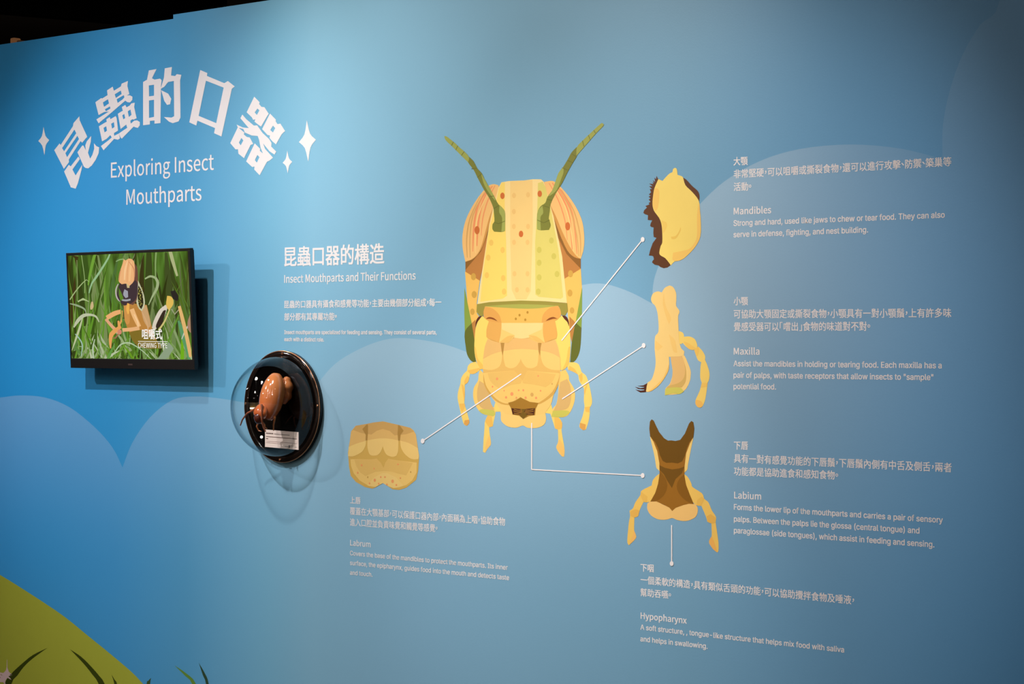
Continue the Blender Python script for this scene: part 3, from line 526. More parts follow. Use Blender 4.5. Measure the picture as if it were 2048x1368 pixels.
flat('palp', [([(575, 548), (610, 560), (626, 590), (622, 650), (600, 676), (575, 670)], PAL, 1), ([(622, 605), (650, 601), (690, 603), (735, 630), (757, 690), (747, 720), (710, 734), (660, 712), (610, 660)], PAL, 2), ([(765, 698), (805, 740), (832, 790), (832, 830), (797, 851), (765, 835), (745, 790), (726, 733), (750, 720)], PAL, 1),
    ([(832, 828), (858, 890), (876, 960), (872, 1020), (856, 1056), (800, 1052), (785, 1000), (788, 900), (795, 850)], PAL, 2), ([(800, 1050), (858, 1053), (845, 1150), (830, 1230), (805, 1285), (780, 1296), (755, 1285), (738, 1255), (742, 1215), (780, 1130)], PAL, 1),
    ([(742, 1218), (790, 1230), (812, 1262), (800, 1288), (780, 1296), (755, 1285), (738, 1255)], (252, 196, 98), 3), ([(622, 650), (660, 660), (720, 700), (750, 718), (710, 734), (660, 712)], (253, 206, 100), 3), ([(765, 698), (775, 730), (760, 790), (745, 790), (726, 733)], (253, 206, 100), 3), ([(800, 1052), (856, 1056), (850, 1090), (790, 1100)], (253, 206, 100), 3)], mx, e)
flat('outer_lobe', [([(590, 775), (628, 785), (660, 850), (690, 930), (692, 980), (684, 1035), (655, 1100), (620, 1135), (560, 1165), (440, 1172), (445, 1110), (490, 1060), (515, 960), (505, 870), (494, 795)], (254, 214, 130), 1),
    ([(600, 775), (628, 850), (645, 960), (635, 1040), (600, 1098), (520, 1100), (450, 1112), (500, 1050), (515, 940), (505, 870), (496, 797)], (240, 194, 118), 2), ([(450, 1112), (478, 1082), (560, 1060), (615, 1020), (638, 950), (630, 855), (648, 940), (642, 1040), (605, 1098), (520, 1100)], (222, 182, 100), 3),
    ([(445, 1112), (500, 1100), (590, 1100), (625, 1138), (580, 1164), (520, 1156), (440, 1176)], (216, 206, 94), 4)], mx, e)
flat('maxilla_body', [([(485, 102), (520, 118), (548, 170), (552, 240), (550, 300), (580, 345), (580, 375), (570, 410), (575, 550), (580, 640), (598, 712), (630, 745), (626, 782), (580, 796), (480, 800), (482, 880), (460, 960), (435, 1010), (380, 1080), (310, 1132), (270, 1142), (248, 1132), (265, 1060), (310, 1020), (340, 930), (350, 850), (345, 780), (340, 700), (345, 600), (378, 550), (372, 400), (350, 310), (315, 270), (305, 230), (325, 180), (370, 160), (410, 170), (440, 125)], (254, 216, 132), 3),
    ([(482, 870), (476, 930), (440, 1000), (380, 1080), (310, 1132), (275, 1140), (340, 1090), (410, 1020), (440, 970)], (250, 200, 104), 4), ([(430, 175), (448, 300), (500, 420), (480, 480), (450, 400), (420, 280)], (252, 208, 118), 4), ([(350, 640), (420, 700), (372, 740), (345, 720)], (252, 208, 118), 4), ([(480, 580), (540, 640), (560, 760), (520, 740)], (252, 208, 118), 4)], mx, e)
flat('claw', [([(270, 1056), (262, 1090), (255, 1144), (200, 1147), (150, 1118), (205, 1130), (236, 1126), (240, 1117), (180, 1112), (145, 1092), (200, 1105), (236, 1100), (238, 1093), (172, 1084), (230, 1078)], (84, 40, 22), 4, 'c')], mx, e)
lb = crop(1230, 820, 220 / 941)
e = empty('labium_illustration', W(1345, 1105), 'printed labium with dark brown forked centre and two yellow palps', 'illustration')
flat('palp', [([(385, 543), (360, 560), (325, 600), (315, 645), (228, 690), (218, 728), (175, 790), (155, 840), (125, 862), (130, 908), (120, 960), (110, 1060), (106, 1130), (120, 1157), (150, 1130), (178, 1098), (180, 1070), (165, 1030), (167, 920), (200, 908), (215, 850), (245, 787), (275, 790), (310, 782), (350, 700), (385, 590)], (254, 208, 102), 1),
    ([(130, 870), (175, 850), (212, 860), (200, 908), (167, 920), (135, 905)], (244, 190, 88), 2), ([(165, 1030), (180, 1070), (178, 1098), (120, 1157), (145, 1090)], (254, 198, 108), 2), ([(225, 700), (280, 740), (275, 790), (245, 787), (220, 730)], (246, 196, 92), 2)], lb, e)
flat('palp', [([(590, 546), (625, 575), (655, 630), (665, 660), (745, 713), (765, 760), (800, 790), (830, 860), (865, 915), (862, 960), (872, 1030), (886, 1130), (886, 1200), (875, 1219), (840, 1190), (808, 1140), (810, 1110), (828, 1080), (826, 970), (790, 955), (778, 910), (740, 820), (700, 816), (670, 790), (630, 740), (600, 620)], (254, 208, 102), 1),
    ([(785, 910), (820, 890), (862, 920), (860, 965), (826, 970), (790, 955)], (244, 190, 88), 2), ([(828, 1080), (850, 1130), (878, 1219), (840, 1190), (808, 1140), (810, 1110)], (254, 190, 96), 2), ([(705, 770), (745, 740), (765, 760), (740, 820), (700, 816)], (246, 196, 92), 2)], lb, e)
flat('side_margin', [([(300, 225), (340, 270), (380, 350), (395, 440), (390, 530), (372, 512), (354, 488), (340, 400), (315, 290)], (255, 216, 124), 2)], lb, e)
flat('side_margin', [([(672, 235), (650, 340), (625, 470), (620, 508), (597, 535), (585, 440), (605, 350), (635, 290)], (255, 216, 124), 2)], lb, e)
flat('lower_lobe', [([(310, 778), (350, 780), (430, 818), (470, 832), (492, 850), (520, 838), (590, 808), (672, 800), (705, 830), (709, 870), (690, 915), (640, 942), (590, 950), (530, 940), (490, 924), (440, 938), (370, 935), (310, 902), (278, 850), (278, 800)], (255, 206, 122), 2)], lb, e)
flat('fork', [([(315, 80), (332, 90), (350, 130), (380, 190), (420, 240), (455, 262), (485, 260), (520, 265), (560, 255), (600, 200), (635, 115), (655, 93), (672, 105), (680, 160), (672, 230), (640, 290), (610, 370), (597, 480), (595, 560), (610, 640), (640, 720), (675, 805), (635, 802), (590, 812), (520, 837), (491, 864), (465, 834), (400, 802), (355, 782), (304, 783), (345, 710), (370, 630), (383, 560), (380, 450), (362, 350), (330, 270), (302, 225), (295, 160), (300, 100)], (164, 110, 32), 3, 'c'),
    ([(315, 80), (332, 90), (350, 130), (380, 190), (420, 240), (455, 262), (485, 260), (520, 265), (560, 255), (600, 200), (635, 115), (655, 93), (672, 105), (680, 160), (672, 232), (638, 275), (615, 330), (600, 390), (575, 440), (540, 456), (490, 450), (440, 452), (410, 435), (385, 385), (370, 325), (345, 275), (302, 225), (295, 160), (300, 100)], (116, 80, 16), 4, 'c'),
    ([(382, 472), (430, 495), (490, 508), (550, 500), (595, 484), (575, 540), (520, 590), (488, 667), (440, 590), (420, 550), (385, 515)], (122, 84, 20), 4, 'c'),
    ([(385, 520), (410, 550), (440, 600), (448, 660), (420, 730), (360, 775), (304, 783), (345, 710), (370, 630)], (144, 96, 24), 4), ([(595, 550), (560, 580), (532, 630), (534, 680), (560, 730), (615, 780), (673, 803), (640, 720), (608, 640)], (144, 96, 24), 4)], lb, e)
lr = crop(680, 820, 180 / 1368)
e = empty('labrum_illustration', W(767, 980), 'printed tan labrum shield with orange dots, left of the insect head', 'illustration')
flat('labrum_rim', [([(655, 172), (800, 205), (950, 240), (1070, 270), (1120, 310), (1155, 370), (1172, 480), (1205, 700), (1190, 920), (1160, 1060), (1010, 1180), (900, 1215), (800, 1205), (740, 1165), (655, 1112), (540, 1178), (490, 1196), (380, 1170), (240, 1090), (165, 1000), (140, 870), (122, 650), (150, 480), (170, 325), (240, 240), (410, 210), (520, 188)], (229, 184, 90), 1, 'c')], lr, e)
flat('top_band', [([(655, 172), (800, 205), (950, 240), (1070, 270), (1125, 330), (1000, 370), (930, 385), (830, 386), (760, 320), (650, 288), (560, 316), (480, 373), (330, 352), (205, 305), (240, 240), (410, 210), (520, 188)], (220, 173, 98), 2, 'c'),
    ([(205, 305), (330, 352), (480, 373), (560, 316), (650, 288), (760, 320), (830, 386), (1000, 370), (1125, 330), (1155, 372), (1172, 480), (1185, 582), (1050, 503), (900, 464), (650, 430), (400, 465), (250, 512), (135, 562), (150, 480), (170, 325)], (240, 193, 111), 2, 'c')], lr, e)
flat('pale_lobe', [([(135, 560), (250, 512), (397, 467), (390, 540), (350, 620), (290, 665), (200, 705), (126, 700)], (255, 216, 126), 3), ([(420, 462), (530, 440), (650, 430), (780, 440), (890, 462), (886, 620), (860, 695), (800, 712), (720, 685), (680, 630), (652, 552), (622, 635), (570, 686), (490, 692), (445, 660), (420, 560)], (255, 214, 126), 3),
    ([(916, 465), (1050, 503), (1185, 580), (1203, 690), (1190, 745), (1130, 752), (1060, 730), (980, 660), (930, 570)], (255, 214, 126), 3)], lr, e)
flat('dark_fold', [([(415, 212), (428, 235), (426, 340), (418, 462), (392, 462), (395, 378), (342, 290)], (188, 143, 68), 4, 'c')], lr, e)
flat('dark_fold', [([(885, 228), (910, 232), (970, 315), (925, 375), (914, 465), (888, 465), (878, 360)], (188, 143, 68), 4, 'c')], lr, e)
flat('lower_bowl', [([(160, 748), (480, 750), (560, 738), (620, 800), (665, 880), (692, 800), (735, 740), (900, 768), (1168, 800), (1165, 950), (1100, 1070), (1010, 1140), (900, 1180), (820, 1190), (740, 1160), (655, 1110), (540, 1172), (440, 1155), (300, 1070), (210, 960), (170, 850)], (253, 210, 118), 2, 'c'),
    ([(220, 755), (480, 750), (560, 738), (620, 800), (665, 880), (692, 800), (735, 740), (900, 768), (1110, 805), (1010, 995), (900, 970), (790, 935), (670, 925), (540, 940), (430, 985), (390, 1005), (310, 950), (255, 860)], (242, 197, 107), 3, 'c'),
    ([(415, 1142), (530, 1020), (650, 955), (720, 960), (850, 1020), (965, 1148), (900, 1176), (820, 1188), (740, 1160), (655, 1110), (540, 1172), (440, 1155)], (255, 216, 128), 4, 'c')], lr, e)
for x, y, rx, ry in ((333, 840, 13, 18), (272, 953, 12, 15), (522, 890, 10, 14), (885, 826, 14, 13), (920, 1033, 10, 13), (623, 1020, 12, 15), (687, 1020, 12, 15), (532, 1068, 17, 25), (803, 1083, 20, 27), (453, 1115, 13, 16), (592, 1120, 12, 16), (717, 1132, 12, 16), (860, 1140, 13, 16)):
    flat('dot', [(ell(x, y, rx, ry, 14), (255, 167, 101), 6, 'c')], lr, e)
for x, y, rx, ry in ((1078, 942, 10, 15), (425, 1020, 9, 15)):
    flat('dot', [(ell(x, y, rx, ry, 14), (220, 169, 83), 6, 'c')], lr, e)

# ------------------------------------------------------------------ pointer lines
def pointer(label, pts, dot):
    e = empty('pointer_line', W(*dot), label, 'pointer', 'white pointer lines from the insect head')
    sh = [(stroke([a, b], 2.2), WHITE, 16, 'c') for a, b in zip(pts, pts[1:])]
    flat('line', sh, idt, e, layer=HL); flat('end_dot', [(ell(*dot, 3.8, 5.0, 20), WHITE, 16.5, 'c')], idt, e, layer=HL)
pointer('thin white pointer line rising from the head to the mandible', [(1124, 681), (1286, 479)], (1286, 479))
pointer('thin white pointer line from the head to the maxilla', [(1125, 798), (1288, 691)], (1288, 691))
pointer('thin white pointer line falling left from the head to the labrum', [(1043, 748), (846, 882)], (846, 882))
pointer('white right angled pointer line from the lower lip to the labium', [(1064, 846), (1064, 939), (1286, 951)], (1286, 951))
pointer('short upright white pointer line below the labium', [(1344, 1050), (1344, 1127)], (1344, 1127))

# ------------------------------------------------------------------ television
NT, NB = 0.072, 0.056           # distance of its top and bottom edge from the wall
P_tl, P_tr, P_bl, P_br = W(132.1, 505.3, NT), W(379.8, 496.8, NT), W(140.8, 735.5, NB), W(388.7, 740.0, NB)
tl = (P_tl + P_bl + P_tr + P_br) / 4; tx0 = (P_tl.x + P_bl.x) / 2; tx1 = (P_tr.x + P_br.x) / 2
tz1 = (P_tl.z + P_tr.z) / 2; tz0 = (P_bl.z + P_br.z) / 2
TWD = tx1 - tx0; TU = (Vector((0, -NT, tz1)) - Vector((0, -NB, tz0))); THT = TU.length; TU.normalize(); TN = Vector((1, 0, 0)).cross(TU); TN = -TN if TN.y > 0 else TN
tv = empty('television', (tx0 + TWD / 2, 0, tz0), 'black wall screen playing a grasshopper film, hung left of the dome', 'television')
TO = Vector((tx0 - tv.location.x, -NB, 0))                   # local lower left corner of the front
def tvp(u, v, d): return TO + Vector((1, 0, 0)) * u + TU * v + TN * d
def tvbox(bm, u0, u1, v0, v1, d0, d1, bevel=0.0):
    n0 = len(bm.verts); box(bm, (u0, v0, d0), (u1, v1, d1), 0, bevel)
    bm.verts.ensure_lookup_table()
    for v in bm.verts[n0:]: v.co = tvp(*v.co)
M_TV = plain('black_plastic', (20, 15, 13), 0.45, 0.4, bump=0.15, bscale=900)
M_TVB = plain('black_back_plastic', (14, 12, 12), 0.6, 0.3)
sx0, sx1, sy0, sy1 = 0.006, TWD - 0.0085, 0.0262, THT - 0.0075
bm = bmesh.new()
for a in ((0, TWD, 0, sy0), (0, TWD, sy1, THT), (0, sx0, sy0 - .001, sy1 + .001), (sx1, TWD, sy0 - .001, sy1 + .001)): tvbox(bm, *a, -0.012, 0, 0.0009)
bm_obj('bezel', bm, M_TV, tv)
bm = bmesh.new(); tvbox(bm, 0.004, TWD - 0.004, 0.004, THT - 0.004, -0.018, -0.004, 0.002); tvbox(bm, 0.10, TWD - 0.10, 0.05, THT - 0.07, -0.036, -0.016, 0.004)
bm_obj('back_cover', bm, M_TVB, tv)
bm = bmesh.new(); box(bm, (-0.06, -0.012, THT / 2 - 0.06), (0.06, 0, THT / 2 + 0.06), 0, 0.002); box(bm, (-0.03, -0.034, THT / 2 - 0.03), (0.03, -0.010, THT / 2 + 0.03), 0, 0.002)
bm_obj('wall_bracket', bm, plain('black_steel', (18, 18, 19), 0.4, 0.5), tv)
bmk = bmesh.new(); tvbox(bmk, TWD * .5 - .010, TWD * .5 + .008, 0.0095, 0.0135, 0.0, 0.0003); bm_obj('badge', bmk, plain('badge_grey', (70, 52, 48), 0.5), tv)
# the picture on the screen
def screen_back():
    m = bpy.data.materials.new('screen_grass'); m.use_nodes = True; nt = m.node_tree; N = nt.nodes; L = nt.links
    N.remove(N['Principled BSDF']); e = N.new('ShaderNodeEmission'); tc = N.new('ShaderNodeTexCoord'); mp = N.new('ShaderNodeMapping'); mp.inputs['Scale'].default_value = (16, 16, 5)
    n = N.new('ShaderNodeTexNoise'); n.inputs['Scale'].default_value = 1.3; n.inputs['Detail'].default_value = 2.0
    L.new(tc.outputs['Object'], mp.inputs[0]); L.new(mp.outputs[0], n.inputs['Vector'])
    cr = N.new('ShaderNodeValToRGB'); L.new(n.outputs['Fac'], cr.inputs[0]); q = cr.color_ramp.elements
    q[0].position = 0.30; q[0].color = (*lin((46, 40, 16)), 1); q[1].position = 0.75; q[1].color = (*lin((128, 150, 96)), 1)
    for p, c in ((0.42, (58, 76, 24)), (0.52, (80, 116, 40)), (0.62, (100, 134, 60))):
        z = q.new(p); z.color = (*lin(c), 1)
    L.new(cr.outputs[0], e.inputs[0]); L.new(e.outputs[0], N['Material Output'].inputs[0]); return m
bm = bmesh.new(); vs = [bm.verts.new(tvp(*p)) for p in ((sx0, sy0, -0.0015), (sx1, sy0, -0.0015), (sx1, sy1, -0.0015), (sx0, sy1, -0.0015))]; bm.faces.new(vs)
scr = bm_obj('screen', bm, screen_back(), tv)
TVW = tv.location
tN = TN
def tv_place(px, py, lift):
    d = FWD + RT * ((px - 1024) / F) + UP * ((HOR - py) / F)
    o0 = TVW + TO; t = (o0 - CAM).dot(tN) / d.dot(tN); p = CAM + d * t - o0
    u = min(max(p.x, sx0 + .0003), sx1 - .0003); v = min(max(p.dot(TU), sy0 + .0003), sy1 - .0003)
    return TVW + tvp(u, v, -0.0014 + lift)
rnd = random.Random(7)
t2 = crop(100, 460, 360 / 1368); t4 = crop(120, 490, 150 / 821); t5 = crop(250, 480, 150 / 760)
def pic(nm, shapes, tf, layer=0.00004): return flat(nm, shapes, tf, scr, tv_place, layer, glow)
def blade(x0, y0, x1, y1, wd, bend=0.0):
    dx, dy = x1 - x0, y1 - y0; pts = []; ws = []
    for k in range(7):
        t = k / 6; pts.append((x0 + dx * t - dy * bend * t * t + dy * bend * t * 0.3, y0 + dy * t + dx * bend * t * t)); ws.append(wd * (1 - t ** 2.2) + 0.8)
    return stroke(pts, ws)
def col_at(x, y, c):
    """grass colour, browner and darker towards the upper right of the picture"""
    k = min(1, max(0, (x - 560) / 380)) * min(1, max(0, (760 - y) / 450)); b = (58, 48, 24)
    return tuple(int((a * (1 - .55 * k) + q * .55 * k) // 6 * 6) for a, q in zip(c, b))
BG = [(70, 98, 32), (88, 120, 42), (62, 84, 34), (106, 134, 66), (54, 68, 26), (96, 126, 56), (80, 108, 54), (48, 56, 22), (120, 142, 88), (66, 58, 28)]
MG = [(96, 138, 42), (110, 150, 56), (80, 118, 34), (126, 154, 90), (90, 130, 62), (140, 160, 108), (72, 104, 30), (100, 144, 46), (60, 84, 28)]
PG = [(166, 180, 142), (150, 170, 118), (184, 192, 158)]
sh = []
for i in range(70):
    x = rnd.uniform(120, 1100); y = rnd.uniform(650, 1100); sh.append((blade(x, y, x + rnd.uniform(-130, 130), y - rnd.uniform(350, 800), rnd.uniform(24, 64), rnd.uniform(-.2, .2)), col_at(x, y - 300, rnd.choice(BG)), i % 8, 'c'))
pic('blurred_grass', sh, t2)['kind'] = 'stuff'
sh = []
for i in range(46):
    x = rnd.uniform(130, 1100); y = rnd.uniform(760, 1000); h = rnd.uniform(300, 620); sh.append((blade(x, y, x + rnd.uniform(-120, 120), y - h, rnd.uniform(8, 20), rnd.uniform(-.3, .3)), col_at(x, y - h * .6, rnd.choice(MG)), 9 + i % 5, 'c'))
for i in range(110):
    x = rnd.uniform(130, 1100); y = rnd.uniform(900, 1090); h = rnd.uniform(80, 230); sh.append((blade(x, y, x + rnd.uniform(-110, 110), y - h, rnd.uniform(7, 22), rnd.uniform(-.45, .45)), rnd.choice(MG if rnd.random() < .8 else PG), 13 + i % 6, 'c'))
pic('near_grass', sh, t2)['kind'] = 'stuff'
K = [(stroke([(455, 176), (440, 215), (395, 290), (345, 365), (315, 410), (295, 480)], [10, 13, 15, 16, 12, 8]), (150, 188, 140)), (stroke([(237, 186), (252, 290), (262, 380), (262, 480)], 5), (150, 176, 110)), (stroke([(203, 228), (205, 350), (206, 540)], 5), (134, 150, 96)),
     (stroke([(340, 182), (320, 260), (298, 360), (290, 420)], [22, 22, 18, 10]), (112, 158, 56)), (stroke([(150, 530), (190, 470), (240, 410), (275, 378), (296, 392)], [8, 8, 7, 6, 4]), (164, 184, 124)), (stroke([(210, 545), (250, 525), (296, 545)], [10, 18, 4]), (172, 190, 134)),
     (stroke([(250, 655), (225, 740), (195, 830), (166, 915)], [4, 16, 14, 4]), (186, 194, 150)), (stroke([(150, 560), (200, 572), (260, 600), (275, 640)], [6, 14, 12, 4]), (148, 166, 130)), (stroke([(180, 740), (210, 690), (255, 650), (310, 645), (350, 660), (372, 700)], [10, 26, 26, 18, 14, 6]), (186, 192, 160)),
     (stroke([(190, 790), (225, 830), (245, 880), (235, 960)], [6, 9, 9, 5]), (160, 190, 176)), (stroke([(720, 372), (760, 352), (800, 362), (818, 400), (808, 450), (780, 500), (748, 570)], [10, 16, 20, 22, 20, 14, 6]), (160, 176, 128)), (stroke([(805, 164), (800, 260), (802, 360)], [14, 12, 10]), (132, 160, 96)),
     (stroke([(912, 160), (930, 230), (966, 350)], [26, 26, 16]), (172, 178, 128)), (stroke([(500, 240), (530, 225), (565, 222)], [6, 10, 8]), (140, 170, 110)), (stroke([(470, 962), (510, 900), (545, 866), (600, 858), (660, 888), (720, 935), (772, 988)], [5, 8, 10, 10, 7, 6, 4]), (178, 198, 160)),
     (stroke([(1003, 820), (1005, 920), (1003, 1014)], [10, 26, 26]), (112, 170, 30)), (stroke([(978, 645), (940, 740), (900, 840), (850, 960)], [8, 16, 14, 8]), (98, 142, 48)), (stroke([(975, 690), (1010, 790), (1040, 900), (1060, 1005)], [14, 40, 34, 10]), (92, 150, 100)),
     (stroke([(1068, 700), (1030, 760), (1000, 830)], [8, 12, 6]), (196, 196, 180)), (stroke([(560, 880), (600, 930), (640, 1000)], [8, 16, 12]), (104, 150, 34)), (stroke([(490, 870), (460, 930), (430, 1005)], [8, 20, 22]), (96, 150, 66)), (stroke([(340, 830), (325, 900), (332, 1000)], [6, 12, 10]), (178, 196, 164)), (stroke([(320, 545), (318, 580), (312, 605)], [12, 26, 12]), (200, 176, 130)),
     ([(900, 850), (940, 900), (880, 990), (820, 1005), (800, 1000), (860, 920)], (140, 158, 128)), ([(1065, 640), (1078, 650), (1080, 790), (1050, 760), (1045, 700)], (166, 128, 104))]
pic('grass_blade', [(p, c, 19 + i * .3) for i, (p, c) in enumerate(K)], t2)['kind'] = 'stuff'
OR = (232, 172, 112)
LOC = [([(560, 565), (640, 560), (700, 565), (735, 570), (752, 640), (770, 720), (790, 800), (830, 870), (700, 868), (620, 800), (572, 700)], (186, 130, 62)), ([(690, 600), (732, 570), (765, 715), (745, 745), (712, 690)], (200, 160, 112)), ([(560, 570), (600, 560), (606, 690), (590, 720), (568, 690)], (206, 146, 76)), ([(600, 780), (700, 760), (820, 850), (850, 900), (720, 900), (640, 860)], (128, 108, 40)),
     ([(665, 375), (690, 430), (715, 500), (720, 570), (697, 618), (672, 592), (655, 540), (650, 450)], (196, 196, 160)), ([(672, 420), (698, 470), (710, 555), (694, 602), (676, 575), (666, 500)], (52, 46, 26)),
     ([(640, 250), (662, 285), (668, 350), (668, 430), (660, 530), (630, 570), (600, 560), (600, 430), (640, 380)], (112, 74, 60)), ([(530, 400), (610, 415), (650, 380), (668, 420), (655, 520), (612, 560), (565, 575), (530, 545), (508, 500), (518, 440)], (66, 52, 56)), ([(566, 450), (592, 465), (594, 510), (575, 518), (556, 490)], (158, 158, 168)), ([(580, 405), (606, 400), (604, 440), (586, 440)], (200, 180, 130)), ([(545, 525), (580, 528), (612, 522), (612, 536), (580, 542), (548, 538)], (160, 164, 168)),
     (stroke([(518, 410), (502, 450), (503, 495), (515, 525), (532, 545)], [6, 10, 10, 9, 4]), (190, 176, 176)), ([(560, 222), (575, 232), (600, 217), (628, 226), (642, 255), (646, 330), (636, 390), (604, 425), (582, 408), (545, 412), (522, 388), (526, 335), (540, 290), (552, 255)], (236, 178, 122)), (stroke([(590, 235), (572, 300), (566, 380)], [6, 14, 8]), (246, 200, 146)), (stroke([(618, 240), (610, 310), (604, 390)], [6, 14, 8]), (244, 192, 134)), (stroke([(600, 228), (590, 310), (586, 395)], 3), (214, 146, 92)),
     (stroke([(632, 232), (645, 195), (656, 166)], [4, 3, 2]), (60, 50, 36)), (stroke([(568, 226), (562, 205)], 3), (120, 80, 50)), ([(588, 555), (604, 560), (602, 630), (590, 640), (580, 600)], (236, 176, 84)),
     (stroke([(545, 618), (490, 635), (432, 668)], [30, 36, 34]), OR), (stroke([(545, 612), (545, 680), (520, 740)], [16, 14, 10]), (220, 160, 90)), (stroke([(425, 676), (470, 730), (530, 785)], [22, 22, 24]), (222, 164, 122)), (stroke([(520, 690), (530, 740), (470, 790), (460, 850), (462, 900)], [14, 30, 34, 22, 8]), (226, 160, 90)),
     (stroke([(622, 600), (645, 660), (680, 735)], [34, 34, 28]), (236, 184, 124)), (stroke([(680, 745), (620, 755), (552, 760)], [30, 28, 28]), (230, 176, 122)), (ell(530, 775, 16, 20), (206, 134, 108)), (stroke([(600, 240), (640, 300), (640, 380)], [4, 8, 4]), (206, 140, 100)), (stroke([(540, 300), (528, 350), (526, 385)], [4, 8, 5]), (206, 140, 98)), (ell(612, 402, 10, 9), (226, 176, 130)), (stroke([(700, 620), (735, 700), (752, 780)], [4, 10, 6]), (214, 168, 120)), (stroke([(640, 640), (668, 700), (672, 735)], [6, 8, 6]), (248, 206, 156)), (stroke([(520, 790), (500, 820), (480, 822)], [12, 12, 10]), (150, 110, 80)), (stroke([(534, 540), (540, 600), (552, 700), (545, 760)], [5, 7, 7, 5]), (110, 152, 56)), ([(525, 440), (545, 480), (560, 520), (540, 540), (524, 490)], (92, 132, 40)),
     ([(880, 568), (892, 600), (850, 700), (800, 760), (776, 745), (790, 690), (830, 610)], (214, 204, 186)), ([(862, 615), (884, 610), (852, 715), (815, 752), (806, 730), (826, 680)], (56, 44, 34)), ([(892, 500), (920, 505), (938, 530), (936, 570), (905, 612), (884, 570)], (222, 184, 88)), ([(918, 466), (950, 458), (978, 500), (972, 540), (935, 522)], (46, 40, 36)), (stroke([(912, 600), (875, 690), (828, 762)], [10, 12, 14]), (206, 190, 120)), (stroke([(925, 600), (950, 640), (985, 600)], [8, 10, 8]), (160, 160, 130)),
     (stroke([(984, 578), (1010, 680), (1045, 830), (1072, 965)], [22, 28, 28, 26]), (222, 178, 112))]
pic('locust', [(p, c, 30 + i * .6) for i, (p, c) in enumerate(LOC)], t2)
pat = []
for i in range(26):
    y = 440 + i * 5.8; x = rnd.uniform(674 + (i - 12) * .3, 704); pat.append((ell(x, y, rnd.uniform(2.5, 5), rnd.uniform(2, 4), 7), (186, 176, 84), 55, 'c'))
pic('collar_speckle', pat, t2)['kind'] = 'stuff'
SW = (250, 246, 240)
text_line('caption', scr, '咀嚼式', (284.6, 678), (325, 678.6), 19.5, bold=0.02, col=SW, place=tv_place, lift=0.0026, mat=glow)
text_line('caption', scr, 'CHEWING TYPE', (276.8, 695.3), (335.2, 696), 9.8, bold=0.008, col=SW, place=tv_place, lift=0.0026, mat=glow)
pic('caption_rule', [(stroke([(672, 845.5), (897, 848.5)], 4), SW, 64, 'c')], t2)

# ------------------------------------------------------------------ dome with the model insect
DC = W(570, 813); DR = 0.1395; HR = 0.1265
dome = empty('display_dome', (DC.x, 0, DC.z - DR), 'clear plastic dome on a round black plate, mounted below the screen', 'display dome')
def dl(u, v, n): return Vector((u, -n, v + DR))       # plate coordinates -> local (centre, up, out)
M_BLK = plain('black_acrylic', (8, 6, 5), 0.004, 0.5, amt=0.0)
def lathe(bm, prof, seg=96, mi=0, smooth=True):
    """profile of (radius, out) turned about the plate's axis"""
    rings = [[bm.verts.new(dl(r * math.cos(2 * math.pi * k / seg), r * math.sin(2 * math.pi * k / seg), n)) for k in range(seg)] if r > 1e-6 else [bm.verts.new(dl(0, 0, n))] for r, n in prof]
    for A_, B_ in zip(rings, rings[1:]):
        for k in range(seg):
            a, b = A_[k % len(A_)], A_[(k + 1) % len(A_)]; c, d = B_[(k + 1) % len(B_)], B_[k % len(B_)]
            vs = [a, b, c, d]; vs = [v for i, v in enumerate(vs) if v not in vs[:i]]
            if len(vs) > 2: f = bm.faces.new(vs); f.material_index = mi; f.smooth = smooth
bm = bmesh.new(); lathe(bm, [(DR - .001, 0), (DR, .001), (DR, .008), (DR - .001, .009), (0, .009)], smooth=False); bmesh.ops.recalc_face_normals(bm, faces=bm.faces); bm_obj('back_plate', bm, M_BLK, dome)
def clear_plastic(name, tint, edge, tr=0.03):
    m = bpy.data.materials.new(name); m.use_nodes = True; nt = m.node_tree; N = nt.nodes; L = nt.links; N.remove(N['Principled BSDF'])
    lw = N.new('ShaderNodeLayerWeight'); lw.inputs['Blend'].default_value = 0.5
    mr = N.new('ShaderNodeValToRGB'); q = mr.color_ramp.elements; q[0].position = 0.55; q[0].color = (*tint, 1); q[1].position = 1.0; q[1].color = (*edge, 1)
    L.new(lw.outputs['Facing'], mr.inputs[0])
    t = N.new('ShaderNodeBsdfTransparent'); L.new(mr.outputs[0], t.inputs[0])
    g = N.new('ShaderNodeBsdfGlossy'); g.inputs['Roughness'].default_value = 0.008
    p5 = N.new('ShaderNodeMath'); p5.operation = 'POWER'; p5.inputs[1].default_value = 5; L.new(lw.outputs['Facing'], p5.inputs[0])
    ml = N.new('ShaderNodeMath'); ml.operation = 'MULTIPLY_ADD'; ml.inputs[1].default_value = 0.93; ml.inputs[2].default_value = 0.045; L.new(p5.outputs[0], ml.inputs[0])
    mx = N.new('ShaderNodeMixShader'); L.new(ml.outputs[0], mx.inputs[0]); L.new(t.outputs[0], mx.inputs[1]); L.new(g.outputs[0], mx.inputs[2]); L.new(mx.outputs[0], N['Material Output'].inputs[0])
    return m
M_CLR = clear_plastic('clear_plastic', (0.97, 0.98, 0.98), (0.42, 0.50, 0.52))
bm = bmesh.new(); lathe(bm, [(HR * math.cos(a), .0125 + HR * math.sin(a)) for a in [math.pi / 2 * k / 32 for k in range(33)]]); bmesh.ops.recalc_face_normals(bm, faces=bm.faces); bm_obj('clear_dome', bm, M_CLR, dome)
M_RIM = plain('smoked_rim', (46, 30, 22), 0.12, 0.6, amt=0.0)
bm = bmesh.new(); lathe(bm, [(DR - .0005, .0092), (DR, .0105), (DR - .0008, .0124), (HR + .0015, .0126), (HR - .0005, .0126), (HR - .001, .0092)]); bmesh.ops.recalc_face_normals(bm, faces=bm.faces); bm_obj('flange', bm, plain('dark_flange', (30, 20, 15), 0.10, 0.6, amt=0.0), dome)
